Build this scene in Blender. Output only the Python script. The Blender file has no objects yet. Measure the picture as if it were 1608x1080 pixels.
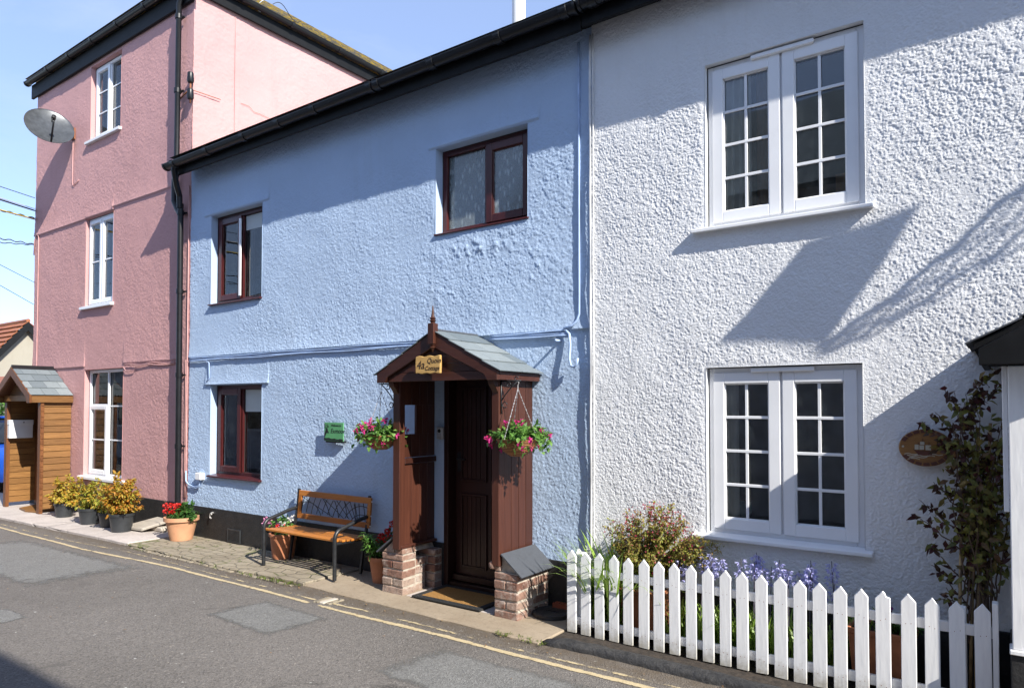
import bpy, bmesh, math, random
import numpy as np
from mathutils import Vector, Matrix

random.seed(7)
R = math.radians
SC = bpy.context.scene
COL = SC.collection
W = 4.95                                    # the street facades lie in the plane y = W

# ------------------------------------------------------------------ camera
cd = bpy.data.cameras.new("camera")
cd.sensor_fit = 'HORIZONTAL'; cd.sensor_width = 36.0
cd.lens = 1090.0 / 1608.0 * 36.0
cd.shift_y = 68.0 / 1608.0
cd.clip_start = 0.05; cd.clip_end = 2000
cam = bpy.data.objects.new("camera", cd); COL.objects.link(cam)
cam.location = (0, 0, 1.7); cam.rotation_euler = (R(91.5), 0, R(35.5))
SC.camera = cam

# ------------------------------------------------------------------ sun, sky, exposure
SUN = Vector((1.0, -0.29, 0.78)).normalized()
sd = bpy.data.lights.new("sun", 'SUN'); sd.energy = 3.5; sd.angle = R(0.5); sd.color = (1.0, 0.95, 0.86)
so = bpy.data.objects.new("sun", sd); COL.objects.link(so)
so.rotation_euler = SUN.to_track_quat('Z', 'Y').to_euler(); so.location = (20, -6, 16)
wd = bpy.data.worlds.new("World"); SC.world = wd; wd.use_nodes = True
nt = wd.node_tree; nt.nodes.clear()
wo = nt.nodes.new('ShaderNodeOutputWorld'); bg = nt.nodes.new('ShaderNodeBackground')
sky = nt.nodes.new('ShaderNodeTexSky'); sky.sky_type = 'NISHITA'; sky.sun_disc = False
sky.sun_elevation = math.asin(SUN.z); sky.sun_rotation = math.atan2(SUN.x, SUN.y)
sky.air_density = 0.75; sky.dust_density = 0.0; sky.ozone_density = 2.2; sky.altitude = 1500
tc = nt.nodes.new('ShaderNodeTexCoord'); mp = nt.nodes.new('ShaderNodeMapping')
mp.inputs['Scale'].default_value = (1.2, 2.6, 4.5); mp.inputs['Rotation'].default_value = (0.2, 0.5, 0.6)
cn = nt.nodes.new('ShaderNodeTexNoise'); cn.inputs['Scale'].default_value = 1.7; cn.inputs['Detail'].default_value = 8
cn.inputs['Roughness'].default_value = 0.62; cn.inputs['Distortion'].default_value = 0.7
cr = nt.nodes.new('ShaderNodeMapRange'); cr.inputs[1].default_value = 0.44; cr.inputs[2].default_value = 0.85
cr.inputs[3].default_value = 0.0; cr.inputs[4].default_value = 0.26
mx = nt.nodes.new('ShaderNodeMixRGB'); mx.inputs['Color2'].default_value = (2.6, 2.8, 3.1, 1)
nt.links.new(tc.outputs['Generated'], mp.inputs[0]); nt.links.new(mp.outputs[0], cn.inputs['Vector'])
nt.links.new(cn.outputs['Fac'], cr.inputs[0]); nt.links.new(cr.outputs[0], mx.inputs['Fac'])
veil = nt.nodes.new('ShaderNodeMixRGB'); veil.inputs['Fac'].default_value = 0.5; veil.inputs['Color2'].default_value = (1.40, 1.75, 2.65, 1)   # thin even high haze
nt.links.new(sky.outputs[0], veil.inputs['Color1']); nt.links.new(veil.outputs[0], mx.inputs['Color1']); nt.links.new(mx.outputs[0], bg.inputs['Color'])
bg.inputs['Strength'].default_value = 0.15
nt.links.new(bg.outputs[0], wo.inputs['Surface'])
SC.view_settings.view_transform = 'Standard'; SC.view_settings.look = 'None'
SC.view_settings.gamma = 1.0; SC.view_settings.exposure = 1.36; SC.view_settings.use_curve_mapping = False
SC.render.engine = 'CYCLES'
SC.cycles.use_denoising = True
SC.cycles.max_bounces = 8; SC.cycles.transparent_max_bounces = 16
SC.cycles.sample_clamp_indirect = 8.0

# ------------------------------------------------------------------ materials
MATS = {}
class NT:
    """small helper round one node tree"""
    def __init__(s, name):
        s.m = bpy.data.materials.new(name); s.m.use_nodes = True
        s.t = s.m.node_tree; s.t.nodes.clear()
        s.out = s.n('ShaderNodeOutputMaterial'); s.co = None
    def n(s, typ, **kw):
        x = s.t.nodes.new(typ)
        for k, v in kw.items(): setattr(x, k, v)
        return x
    def l(s, a, b): s.t.links.new(a, b)
    def coord(s, which='Object'):
        if not s.co: s.co = s.n('ShaderNodeTexCoord')
        return s.co.outputs[which]
    def noise(s, scale, detail=4, rough=0.55, dist=0.0, vec=None, stretch=None):
        x = s.n('ShaderNodeTexNoise'); x.inputs['Scale'].default_value = scale
        x.inputs['Detail'].default_value = detail; x.inputs['Roughness'].default_value = rough
        x.inputs['Distortion'].default_value = dist
        v = vec or s.coord()
        if stretch:
            m = s.n('ShaderNodeMapping'); m.inputs['Scale'].default_value = stretch; s.l(v, m.inputs[0]); v = m.outputs[0]
        s.l(v, x.inputs['Vector']); return x.outputs['Fac']
    def voro(s, scale, feature='F1', rand=1.0, out='Distance', stretch=None):
        x = s.n('ShaderNodeTexVoronoi', feature=feature); x.inputs['Scale'].default_value = scale
        x.inputs['Randomness'].default_value = rand
        v = s.coord()
        if stretch:
            m = s.n('ShaderNodeMapping'); m.inputs['Scale'].default_value = stretch; s.l(v, m.inputs[0]); v = m.outputs[0]
        s.l(v, x.inputs['Vector']); return x.outputs[out]
    def ramp(s, fac, stops, interp='LINEAR'):
        x = s.n('ShaderNodeValToRGB'); x.color_ramp.interpolation = interp
        e = x.color_ramp.elements
        while len(e) > 1: e.remove(e[-1])
        e[0].position = stops[0][0]; e[0].color = (*stops[0][1], 1)
        for p, c in stops[1:]:
            q = e.new(p); q.color = (*c, 1)
        s.l(fac, x.inputs[0]); return x.outputs[0]
    def rng(s, fac, a, b, c=0.0, d=1.0):
        x = s.n('ShaderNodeMapRange')
        for i, v in enumerate((a, b, c, d)): x.inputs[1 + i].default_value = v
        s.l(fac, x.inputs[0]); return x.outputs[0]
    def mix(s, fac, a, b, mode='MIX'):
        x = s.n('ShaderNodeMixRGB', blend_type=mode)
        if isinstance(fac, float): x.inputs[0].default_value = fac
        else: s.l(fac, x.inputs[0])
        for i, v in ((1, a), (2, b)):
            if isinstance(v, tuple): x.inputs[i].default_value = (*v, 1)
            else: s.l(v, x.inputs[i])
        return x.outputs[0]
    def math(s, op, a, b=None):
        x = s.n('ShaderNodeMath', operation=op)
        for i, v in ((0, a), (1, b)):
            if v is None: continue
            if isinstance(v, (int, float)): x.inputs[i].default_value = v
            else: s.l(v, x.inputs[i])
        return x.outputs[0]
    def bump(s, h, strength=0.5, dist=0.01, prev=None):
        x = s.n('ShaderNodeBump'); x.inputs['Strength'].default_value = strength; x.inputs['Distance'].default_value = dist
        s.l(h, x.inputs['Height'])
        if prev: s.l(prev, x.inputs['Normal'])
        return x.outputs[0]
    def bsdf(s, color, rough=0.6, metal=0.0, normal=None, spec=0.5, trans=0.0, sub=0.0):
        p = s.n('ShaderNodeBsdfPrincipled')
        if isinstance(color, tuple): p.inputs['Base Color'].default_value = (*color, 1)
        else: s.l(color, p.inputs['Base Color'])
        if isinstance(rough, (int, float)): p.inputs['Roughness'].default_value = rough
        else: s.l(rough, p.inputs['Roughness'])
        p.inputs['Metallic'].default_value = metal
        p.inputs['Specular IOR Level'].default_value = spec
        if normal: s.l(normal, p.inputs['Normal'])
        return p.outputs[0]
    def done(s, sh):
        s.l(sh, s.out.inputs['Surface']); MATS[s.m.name] = s.m; return s.m

def m_plain(name, color, rough=0.6, var=0.18, vscale=6.0, metal=0.0, bumpd=0.0, bscale=60.0, spec=0.5):
    t = NT(name); f = t.noise(vscale, 6)
    lo = tuple(c * (1 - var) for c in color); hi = tuple(min(1, c * (1 + var)) for c in color)
    c = t.ramp(f, [(0.3, lo), (0.7, hi)])
    nrm = t.bump(t.noise(bscale, 5), 0.6, bumpd) if bumpd else None
    return t.done(t.bsdf(c, rough, metal, nrm, spec))

def m_render(name, base, dirt, stain, fine=120.0, fd=0.007):
    """painted roughcast: slight colour drift, grime low on the wall and in streaks, fine grit"""
    t = NT(name)
    c = t.ramp(t.noise(0.9, 6, 0.6), [(0.3, tuple(x * 0.88 for x in base)), (0.72, base)])
    streak = t.rng(t.noise(3.0, 5, 0.6, 0.3, stretch=(2.2, 2.2, 0.22)), 0.55, 0.8, 0, dirt)
    c = t.mix(streak, c, stain)
    sp = t.rng(t.voro(55.0), 0.0, 0.12, 0.35, 0.0)
    sp2 = t.math('MULTIPLY', sp, t.rng(t.noise(4.0, 3), 0.5, 0.7, 0, 1))
    c = t.mix(sp2, c, tuple(x * 0.55 for x in base))
    b = t.bump(t.noise(fine, 4, 0.65), 0.8, fd)
    return t.done(t.bsdf(c, 0.88, 0, b, 0.25))

def m_wood(name, a, b, rough=0.5, along=(1, 12, 12), scale=5.0, bd=0.002, scratch=None):
    t = NT(name); f = t.noise(scale, 7, 0.65, 0.8, stretch=along)
    c = t.ramp(f, [(0.28, a), (0.72, b)])
    k = t.rng(t.noise(scale * 4, 5, 0.7, 0.2, stretch=along), 0.58, 0.75, 0, 0.55)
    c = t.mix(k, c, tuple(x * 0.5 for x in a))
    gi = t.n('ShaderNodeNewGeometry'); oi = t.n('ShaderNodeObjectInfo')
    vv = t.math('FRACT', t.math('ADD', gi.outputs['Random Per Island'], oi.outputs['Random']))
    c = t.mix(1.0, c, t.ramp(vv, [(0, (.72, .70, .68)), (1, (1.12, 1.12, 1.12))]), 'MULTIPLY')
    if scratch:
        s = t.rng(t.noise(scale * 3, 6, 0.75, 0.1, stretch=along), 0.7, 0.78, 0, 0.7); c = t.mix(s, c, scratch)
    return t.done(t.bsdf(c, rough, 0, t.bump(f, 0.6, bd), 0.4))

def m_leaf(name, cols, rough=0.45, trans=0.35):
    t = NT(name); g = t.n('ShaderNodeNewGeometry')
    st = [(i / max(1, len(cols) - 1), c) for i, c in enumerate(cols)]
    c = t.ramp(g.outputs['Random Per Island'], st)
    c = t.mix(0.35, c, t.ramp(t.noise(45.0, 3), [(0.3, tuple(x * .6 for x in cols[0])), (0.7, tuple(min(1, x * 1.3) for x in cols[-1]))]))
    p = t.bsdf(c, rough, 0, None, 0.4)
    tr = t.n('ShaderNodeBsdfTranslucent'); t.l(c, tr.inputs[0])
    mxs = t.n('ShaderNodeMixShader'); mxs.inputs[0].default_value = trans
    t.l(p, mxs.inputs[1]); t.l(tr.outputs[0], mxs.inputs[2])
    return t.done(mxs.outputs[0])

def m_glass(name, tint=(0.75, 0.8, 0.8), ior=1.75, rough=0.0, wav=0.0012, spots=False):
    t = NT(name)
    fr = t.n('ShaderNodeFresnel'); fr.inputs[0].default_value = ior
    gl = t.n('ShaderNodeBsdfGlossy'); gl.inputs['Roughness'].default_value = rough
    tr = t.n('ShaderNodeBsdfTransparent'); tr.inputs[0].default_value = (*tint, 1)
    b = t.bump(t.noise(3.5, 2), 0.3, wav); t.l(b, gl.inputs['Normal'])
    mxs = t.n('ShaderNodeMixShader'); t.l(fr.outputs[0], mxs.inputs[0]); t.l(tr.outputs[0], mxs.inputs[1]); t.l(gl.outputs[0], mxs.inputs[2])
    sh = mxs.outputs[0]
    dustf = t.rng(t.noise(14.0, 6, 0.7), 0.45, 0.8, 0.0, 0.05)
    if spots:   # obscured, rippled bathroom glass
        v = t.rng(t.voro(26.0, stretch=(1, 1, 0.38)), 0.0, 0.42, 0.62, 0.22)
        dustf = v
    d = t.n('ShaderNodeBsdfDiffuse'); d.inputs[0].default_value = (0.62, 0.72, 0.75, 1)
    m2 = t.n('ShaderNodeMixShader'); t.l(dustf, m2.inputs[0]); t.l(sh, m2.inputs[1]); t.l(d.outputs[0], m2.inputs[2])
    return t.done(m2.outputs[0])

m_render('pink_render', (0.575, 0.325, 0.315), 0.35, (0.42, 0.23, 0.23), 140)
m_render('blue_render', (0.45, 0.575, 0.76), 0.26, (0.37, 0.44, 0.53), 150)
m_render('white_render', (0.80, 0.81, 0.83), 0.28, (0.60, 0.59, 0.57), 110)
m_render('cream_render', (0.36, 0.33, 0.27), 0.5, (0.24, 0.21, 0.17), 60)
m_render('shade_render', (0.60, 0.62, 0.66), 0.4, (0.25, 0.26, 0.28), 60)
t = NT('plinth_black'); f = t.noise(7, 6, .7)
c = t.ramp(f, [(0.35, (0.009, 0.009, 0.010)), (0.75, (0.028, 0.027, 0.026))])
c = t.mix(t.rng(t.noise(30, 5, .75), .62, .78, 0, .5), c, (0.10, 0.09, 0.08))
t.done(t.bsdf(c, 0.62, 0, t.bump(t.noise(22, 6, .7), .8, .01)))
m_plain('black_plastic', (0.009, 0.0095, 0.011), 0.36, 0.3, 9, 0, 0.0006, 20, .4)
m_plain('black_paint', (0.006, 0.0062, 0.007), 0.55, 0.4, 8, 0, 0.001, 40, .22)
m_plain('black_iron', (0.016, 0.017, 0.019), 0.42, 0.4, 30, 0.0, 0.0008, 150)
m_plain('upvc_white', (0.80, 0.81, 0.83), 0.30, 0.04, 3, 0, 0.0003, 8)
m_plain('rubber_gasket', (0.03, 0.03, 0.03), 0.6)
t = NT('white_gloss'); f = t.noise(7, 6, .6, stretch=(7, 7, 0.8))
c = t.ramp(f, [(0.3, (0.74, 0.74, 0.75)), (0.6, (0.82, 0.82, 0.82))])
c = t.mix(t.rng(t.noise(16, 6, .8), .66, .76, 0, .6), c, (0.42, 0.40, 0.36))
sx = t.n('ShaderNodeSeparateXYZ'); t.l(t.coord(), sx.inputs[0]); zz_ = t.math('ADD', sx.outputs[2], t.math('MULTIPLY', t.math('SUBTRACT', t.noise(22, 6, .75), .5), .22))
c = t.mix(t.rng(zz_, -.02, .10, .75, 0), c, (0.30, 0.27, 0.20))
t.done(t.bsdf(c, 0.42, 0, t.bump(f, .5, .003)))
m_wood('mahogany_frame', (0.050, 0.010, 0.011), (0.088, 0.018, 0.018), 0.3, (6, 6, 1), 6, .0006)
m_wood('dark_wood', (0.046, 0.015, 0.0095), (0.084, 0.029, 0.017), 0.42, (14, 14, 0.7), 3.0, .0015, (0.17, 0.075, 0.05))
m_wood('dark_wood_lengthwise', (0.042, 0.014, 0.0095), (0.076, 0.026, 0.0165), 0.42, (1, 10, 10), 3.0, .0015, (0.16, 0.075, 0.05))
m_wood('door_wood', (0.020, 0.0075, 0.006), (0.036, 0.013, 0.010), 0.4, (12, 12, 0.7), 3.5, .001)
m_wood('orange_wood', (0.34, 0.115, 0.018), (0.56, 0.22, 0.042), 0.38, (1.2, 14, 14), 4.0, .0008)
m_wood('cedar', (0.145, 0.066, 0.020), (0.27, 0.135, 0.042), 0.5, (1.2, 1.2, 14), 3.2, .0015, (0.40, 0.22, 0.09))
m_wood('cedar_dark', (0.11, 0.04, 0.014), (0.22, 0.085, 0.026), 0.5, (8, 8, 1), 4.0, .0015)
m_wood('plaque_wood', (0.42, 0.24, 0.07), (0.62, 0.40, 0.15), 0.45, (1, 8, 8), 9.0, .0006)
m_wood('oval_wood', (0.27, 0.125, 0.038), (0.40, 0.205, 0.066), 0.4, (1, 8, 8), 9.0, .0006)
m_wood('weathered_board', (0.30, 0.27, 0.23), (0.46, 0.42, 0.36), 0.8, (1, 9, 9), 4.0, .003)
m_plain('grit', (0.17, 0.155, 0.135), .9, .6, 40)
m_plain('bamboo', (0.42, 0.30, 0.15), 0.55, .3, 20)
def m_slate(name, a, b, lich=None, amt=0.5):
    t = NT(name); g = t.n('ShaderNodeNewGeometry')
    c = t.ramp(g.outputs['Random Per Island'], [(0, a), (1, b)])
    c = t.mix(t.rng(t.noise(24, 6, .7), .5, .75, 0, .45), c, tuple(x * .6 for x in a))
    if lich: c = t.mix(t.rng(t.noise(9, 7, .72), .47, .56, 0, amt), c, lich)
    t.done(t.bsdf(c, .55, 0, t.bump(t.noise(35, 6, .7), .6, .004)))
m_slate('slate', (0.105, 0.13, 0.145), (0.215, 0.245, 0.255))
m_slate('dark_slate', (0.050, 0.055, 0.065), (0.068, 0.074, 0.086))
m_slate('lichen_slate', (0.10, 0.095, 0.085), (0.17, 0.155, 0.13), (0.42, 0.29, 0.035), .85)
m_slate('orange_tile', (0.26, 0.08, 0.03), (0.36, 0.13, 0.045), (0.28, 0.10, 0.05), .5)
# asphalt
t = NT('asphalt')
big = t.noise(0.55, 6, .62); c = t.ramp(big, [(0.3, (0.130, 0.119, 0.108)), (0.7, (0.178, 0.163, 0.149))])
g1 = t.voro(115.0, out='Color'); bw = t.n('ShaderNodeRGBToBW'); t.l(g1, bw.inputs[0])
c = t.mix(0.75, c, t.ramp(bw.outputs[0], [(0.0, (0.18, 0.17, 0.17)), (0.5, (0.5, 0.5, 0.5)), (0.86, (0.66, 0.65, 0.64)), (0.95, (1.0, 1.0, 1.0))]), 'OVERLAY')
sp = t.rng(t.voro(7.0), 0.05, 0.085, 1.0, 0.0); sp = t.math('MULTIPLY', sp, t.rng(t.noise(23, 2), .50, .56, 0, .8))
c = t.mix(sp, c, (0.55, 0.54, 0.50))
e_ = t.math('ADD', t.voro(.55, 'DISTANCE_TO_EDGE'), t.math('MULTIPLY', t.math('SUBTRACT', t.noise(5, 6, .7), .5), .09))
c = t.mix(t.math('MULTIPLY', t.rng(t.math('ABSOLUTE', e_), .002, .009, .8, 0), t.rng(t.noise(.8, 3), .5, .56)), c, (0.05, 0.046, 0.042))
c = t.mix(t.rng(t.noise(2.4, 7, .7, .6), .60, .72, 0, .45), c, (0.07, 0.065, 0.06))
c = t.mix(t.rng(t.noise(1.3, 6, .7, .3), .62, .75, 0, .4), c, (0.19, 0.17, 0.15))
sx = t.n('ShaderNodeSeparateXYZ'); t.l(t.coord(), sx.inputs[0]); yy_ = t.math('ADD', sx.outputs[1], t.math('MULTIPLY', t.math('SUBTRACT', t.noise(2.2, 6, .7), .5), .35))
c = t.mix(t.math('MULTIPLY', t.rng(yy_, 3.86, 4.12), t.rng(t.noise(8, 6, .7), .25, .6, .35, .85)), c, (0.105, 0.080, 0.055))
bmp = t.bump(t.voro(115.0), .9, .006, t.bump(t.noise(14, 5), .5, .012))
t.done(t.bsdf(c, 0.85, 0, bmp, .3))
t = NT('asphalt_patch'); c = t.ramp(t.noise(5, 6, .6), [(0.3, (0.150, 0.147, 0.140)), (0.7, (0.180, 0.177, 0.168))])
g1 = t.voro(130.0, out='Color'); bw = t.n('ShaderNodeRGBToBW'); t.l(g1, bw.inputs[0])
c = t.mix(0.65, c, t.ramp(bw.outputs[0], [(0.0, (0.2, 0.2, 0.2)), (0.5, (0.5, 0.5, 0.5)), (0.95, (0.85, 0.85, 0.85))]), 'OVERLAY')
sh = t.bsdf(c, .85, 0, t.bump(t.voro(130.0), .8, .005), .3)
tp = t.n('ShaderNodeBsdfTransparent'); ms = t.n('ShaderNodeMixShader')
at = t.n('ShaderNodeAttribute', attribute_name='edge')
k = t.math('ADD', at.outputs['Fac'], t.math('MULTIPLY', t.math('SUBTRACT', t.noise(9, 6, .7), .5), 1.1))
t.l(t.rng(k, .25, .75), ms.inputs[0]); t.l(tp.outputs[0], ms.inputs[1]); t.l(sh, ms.inputs[2]); t.done(ms.outputs[0])
def m_line(name, wear):
    t = NT(name); c = t.ramp(t.noise(12, 6, .7), [(0.3, (0.42, 0.33, 0.19)), (0.7, (0.56, 0.46, 0.29))])
    c = t.mix(t.rng(t.noise(60, 5, .7), .5, .75, 0, .5), c, (0.24, 0.21, 0.16))
    sh = t.bsdf(c, .75, 0, t.bump(t.voro(115.0), .7, .004), .3)
    tp = t.n('ShaderNodeBsdfTransparent'); ms = t.n('ShaderNodeMixShader')
    at = t.n('ShaderNodeAttribute', attribute_name='edge')
    k = t.math('ADD', t.math('MULTIPLY', t.noise(4.3, 9, .82, .4), 1.0), t.math('MULTIPLY', at.outputs['Fac'], .22))
    t.l(t.rng(k, wear, wear + .10), ms.inputs[0]); t.l(tp.outputs[0], ms.inputs[1]); t.l(sh, ms.inputs[2]); t.done(ms.outputs[0])
m_line('yellow_line_paint', .53); m_line('worn_yellow_paint', .665)
def m_conc(name, a, b, crackscale=3.0, stretch=None, dark=(0.10, 0.085, 0.07), crack=.03, moss=None, bd=.006):
    t = NT(name); c = t.ramp(t.noise(2.2, 7, .65), [(0.3, a), (0.7, b)])
    c = t.mix(t.rng(t.noise(26, 7, .75), .5, .72, 0, .55), c, tuple(x * .55 for x in a))
    c = t.mix(t.rng(t.noise(70, 4, .7), .6, .75, 0, .5), c, tuple(min(1, x * 1.5) for x in b))
    nrm = t.bump(t.noise(40, 6, .7), .7, bd)
    if crack:
        e = t.voro(crackscale, 'DISTANCE_TO_EDGE', 0.75, stretch=stretch)
        e2 = t.math('ADD', e, t.math('MULTIPLY', t.math('SUBTRACT', t.noise(18, 4), .5), crack))
        k = t.rng(e2, 0.0, crack, 1.0, 0.0); c = t.mix(t.math('MULTIPLY', k, .36), c, dark)
        nrm = t.bump(t.rng(e2, 0, crack * 1.6), .9, .012, nrm)
        if moss:
            mk = t.math('MULTIPLY', t.rng(e2, 0, crack * 2.2, 1, 0), t.rng(t.noise(3.2, 4), .52, .62)); c = t.mix(t.math('MULTIPLY', mk, .8), c, moss)
    return t.done(t.bsdf(c, .9, 0, nrm, .25))
m_conc('pink_slab', (0.40, 0.355, 0.325), (0.52, 0.465, 0.43), 1.3, (1, .2, 1), crack=.01)
m_conc('old_setts', (0.22, 0.185, 0.135), (0.33, 0.285, 0.215), 5.2, (1.0, 1.5, 1), crack=.05, dark=(0.15, 0.125, 0.09), moss=(0.13, 0.15, 0.05))
m_conc('apron_concrete', (0.26, 0.205, 0.145), (0.35, 0.285, 0.21), crack=0)
m_conc('stone_slab', (0.42, 0.37, 0.31), (0.52, 0.47, 0.40), crack=0)
t = NT('kerb_tar'); c = t.ramp(t.noise(9, 7, .7), [(0.35, (0.016, 0.016, 0.017)), (0.75, (0.055, 0.052, 0.05))])
t.done(t.bsdf(c, .6, 0, t.bump(t.noise(16, 7, .7), .9, .02)))
m_plain('soil', (0.035, 0.026, 0.019), .95, .5, 20, 0, .02, 30)
m_plain('terracotta', (0.40, 0.155, 0.075), .75, .22, 9, 0, .001, 40)
m_plain('pale_terracotta', (0.52, 0.27, 0.15), .7, .16, 7, 0, .001, 40)
m_plain('pot_plastic', (0.028, 0.031, 0.035), .42, .3, 8)
t = NT('old_brick')   # painted and bare bricks with pale mortar; each brick is an island
g = t.n('ShaderNodeNewGeometry')
c = t.ramp(g.outputs['Random Per Island'], [(0, (0.13, 0.06, 0.042)), (.3, (0.21, 0.115, 0.085)), (.65, (0.27, 0.16, 0.12)), (1, (0.34, 0.26, 0.21))])
c = t.mix(t.rng(t.noise(20, 7, .75), .5, .68, 0, .6), c, (0.055, 0.04, 0.035))
c = t.mix(t.rng(t.noise(11, 6, .7), .5, .66, 0, .7), c, (0.47, 0.41, 0.36))
t.done(t.bsdf(c, .85, 0, t.bump(t.noise(30, 7, .75), .9, .010), .3))
m_plain('mortar', (0.40, 0.35, 0.29), .95, .3, 20, 0, .008, 50)
m_plain('grey_brick', (0.46, 0.45, 0.45), .85, .25, 3, 0, .003, 40)
m_plain('red_brick', (0.30, 0.075, 0.035), .8, .3, 14, 0, .003, 40)
t = NT('coir'); c = t.ramp(t.noise(90, 5, .8), [(0.3, (0.20, 0.10, 0.03)), (0.7, (0.42, 0.235, 0.085))])
t.done(t.bsdf(c, .95, 0, t.bump(t.noise(160, 3, .8), 1, .006), .1))
t = NT('wicker'); w_ = t.n('ShaderNodeTexWave'); w_.bands_direction = 'Z'; w_.inputs['Scale'].default_value = 26; w_.inputs['Distortion'].default_value = 3
t.l(t.coord(), w_.inputs[0]); c = t.ramp(w_.outputs['Fac'], [(0.1, (0.10, 0.035, 0.012)), (0.8, (0.42, 0.185, 0.062))])
t.done(t.bsdf(c, .6, 0, t.bump(w_.outputs['Fac'], .8, .006)))
m_plain('chain_metal', (0.62, 0.60, 0.58), .35, .1, 20, .7)
m_plain('steel', (0.55, 0.55, 0.56), .3, .15, 20, .9)
m_plain('green_sign_paint', (0.095, 0.30, 0.125), .4, .12, 6)
m_plain('ink_black', (0.008, 0.010, 0.008), .5)
m_plain('ink_brown', (0.035, 0.016, 0.008), .6)
m_plain('carved_red', (0.095, 0.028, 0.017), .5)
m_plain('sail_grey', (0.40, 0.37, 0.30), .6)
m_plain('wave_pale', (0.46, 0.42, 0.34), .6)
m_plain('safe_grey', (0.42, 0.42, 0.43), .4, .1)
m_plain('letterbox_white', (0.74, 0.75, 0.76), .3, .05)
m_plain('dish_grey', (0.085, 0.092, 0.10), .25, .25, 12, .35)
m_plain('flue_metal', (0.70, 0.70, 0.69), .3, .06, 4)
m_plain('cable_black', (0.015, 0.015, 0.016), .5); m_plain('cable_yellow', (0.62, 0.46, 0.03), .5)
m_plain('cable_white', (0.66, 0.66, 0.66), .5); m_plain('blue_cable', (0.36, 0.48, 0.70), .6); m_plain('pink_cable', (0.50, 0.28, 0.265), .7)
m_plain('rust', (0.24, 0.09, 0.04), .8)
m_plain('car_blue', (0.012, 0.075, 0.42), .18, .05, 2, .0)
m_plain('tyre', (0.018, 0.018, 0.018), .8); m_plain('alloy', (0.55, 0.56, 0.58), .3, .1, 9, .6)
m_plain('dark_window', (0.015, 0.018, 0.02), .08)
m_plain('room_dark', (0.06, 0.055, 0.052), .9); m_plain('room_mid', (0.11, 0.10, 0.09), .9)
m_plain('curtain_pale', (0.72, 0.72, 0.68), .9, .1, 8); m_plain('curtain_tan', (0.26, 0.16, 0.09), .9, .2, 8)
m_plain('blind_pale', (0.50, 0.55, 0.55), .85, .06, 4); m_plain('ceramic_teal', (0.30, 0.42, 0.40), .25, .4, 25)
m_plain('caster_sheet', (0.25, 0.05, 0.05), .9)
m_glass('glass', (.93, .95, .95)); m_glass('ripple_glass', (0.6, 0.68, 0.7), 1.9, .10, .004, True)
m_glass('car_glass', (0.3, 0.35, 0.35))
m_leaf('acer_leaves', [(0.44, 0.40, 0.045), (0.26, 0.33, 0.05), (0.50, 0.40, 0.06), (0.54, 0.21, 0.03)])
m_leaf('acer_orange', [(0.36, 0.34, 0.04), (0.56, 0.22, 0.025), (0.58, 0.11, 0.02), (0.24, 0.30, 0.05)])
m_leaf('acer_green', [(0.20, 0.27, 0.04), (0.38, 0.36, 0.05), (0.56, 0.24, 0.03), (0.28, 0.33, 0.05)])
m_leaf('fresh_leaves', [(0.07, 0.19, 0.03), (0.12, 0.28, 0.05), (0.20, 0.36, 0.08)])
m_leaf('dark_leaves', [(0.025, 0.075, 0.015), (0.05, 0.13, 0.025), (0.08, 0.18, 0.04)])
m_leaf('climber_leaves', [(0.12, 0.045, 0.035), (0.08, 0.13, 0.03), (0.13, 0.20, 0.04), (0.25, 0.27, 0.05), (0.10, 0.14, 0.03), (0.28, 0.19, 0.05)])
m_leaf('climber_red', [(0.10, 0.018, 0.02), (0.06, 0.02, 0.018), (0.045, 0.03, 0.015)])
m_leaf('shrub_leaves', [(0.26, 0.28, 0.05), (0.15, 0.19, 0.035), (0.30, 0.10, 0.06), (0.36, 0.34, 0.07)])
m_leaf('shrub_flowers', [(0.36, 0.04, 0.08), (0.46, 0.08, 0.13), (0.28, 0.03, 0.05)])
m_leaf('blade_leaves', [(0.15, 0.26, 0.04), (0.26, 0.42, 0.06), (0.36, 0.50, 0.11)], .35)
m_leaf('magenta_petals', [(0.50, 0.02, 0.22), (0.68, 0.05, 0.34), (0.60, 0.03, 0.14)])
m_leaf('red_petals', [(0.50, 0.012, 0.012), (0.66, 0.03, 0.02)])
m_leaf('pink_petals', [(0.66, 0.20, 0.42), (0.72, 0.36, 0.52)])
m_leaf('white_petals', [(0.75, 0.75, 0.72), (0.70, 0.66, 0.66)])
m_leaf('bluebell_petals', [(0.40, 0.42, 0.74), (0.58, 0.60, 0.86), (0.46, 0.43, 0.78)])
m_leaf('violet_petals', [(0.16, 0.02, 0.14), (0.24, 0.03, 0.22)])
m_leaf('weed_leaves', [(0.08, 0.13, 0.02), (0.17, 0.20, 0.04)])
m_leaf('dry_leaves', [(0.25, 0.13, 0.05), (0.35, 0.22, 0.10)])
m_plain('twig', (0.11, 0.07, 0.045), .8, .3, 20)
m_plain('green_stem', (0.12, 0.17, 0.05), .6, .3, 20)
m_plain('purple_stem', (0.10, 0.09, 0.12), .6, .3, 20)

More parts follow.
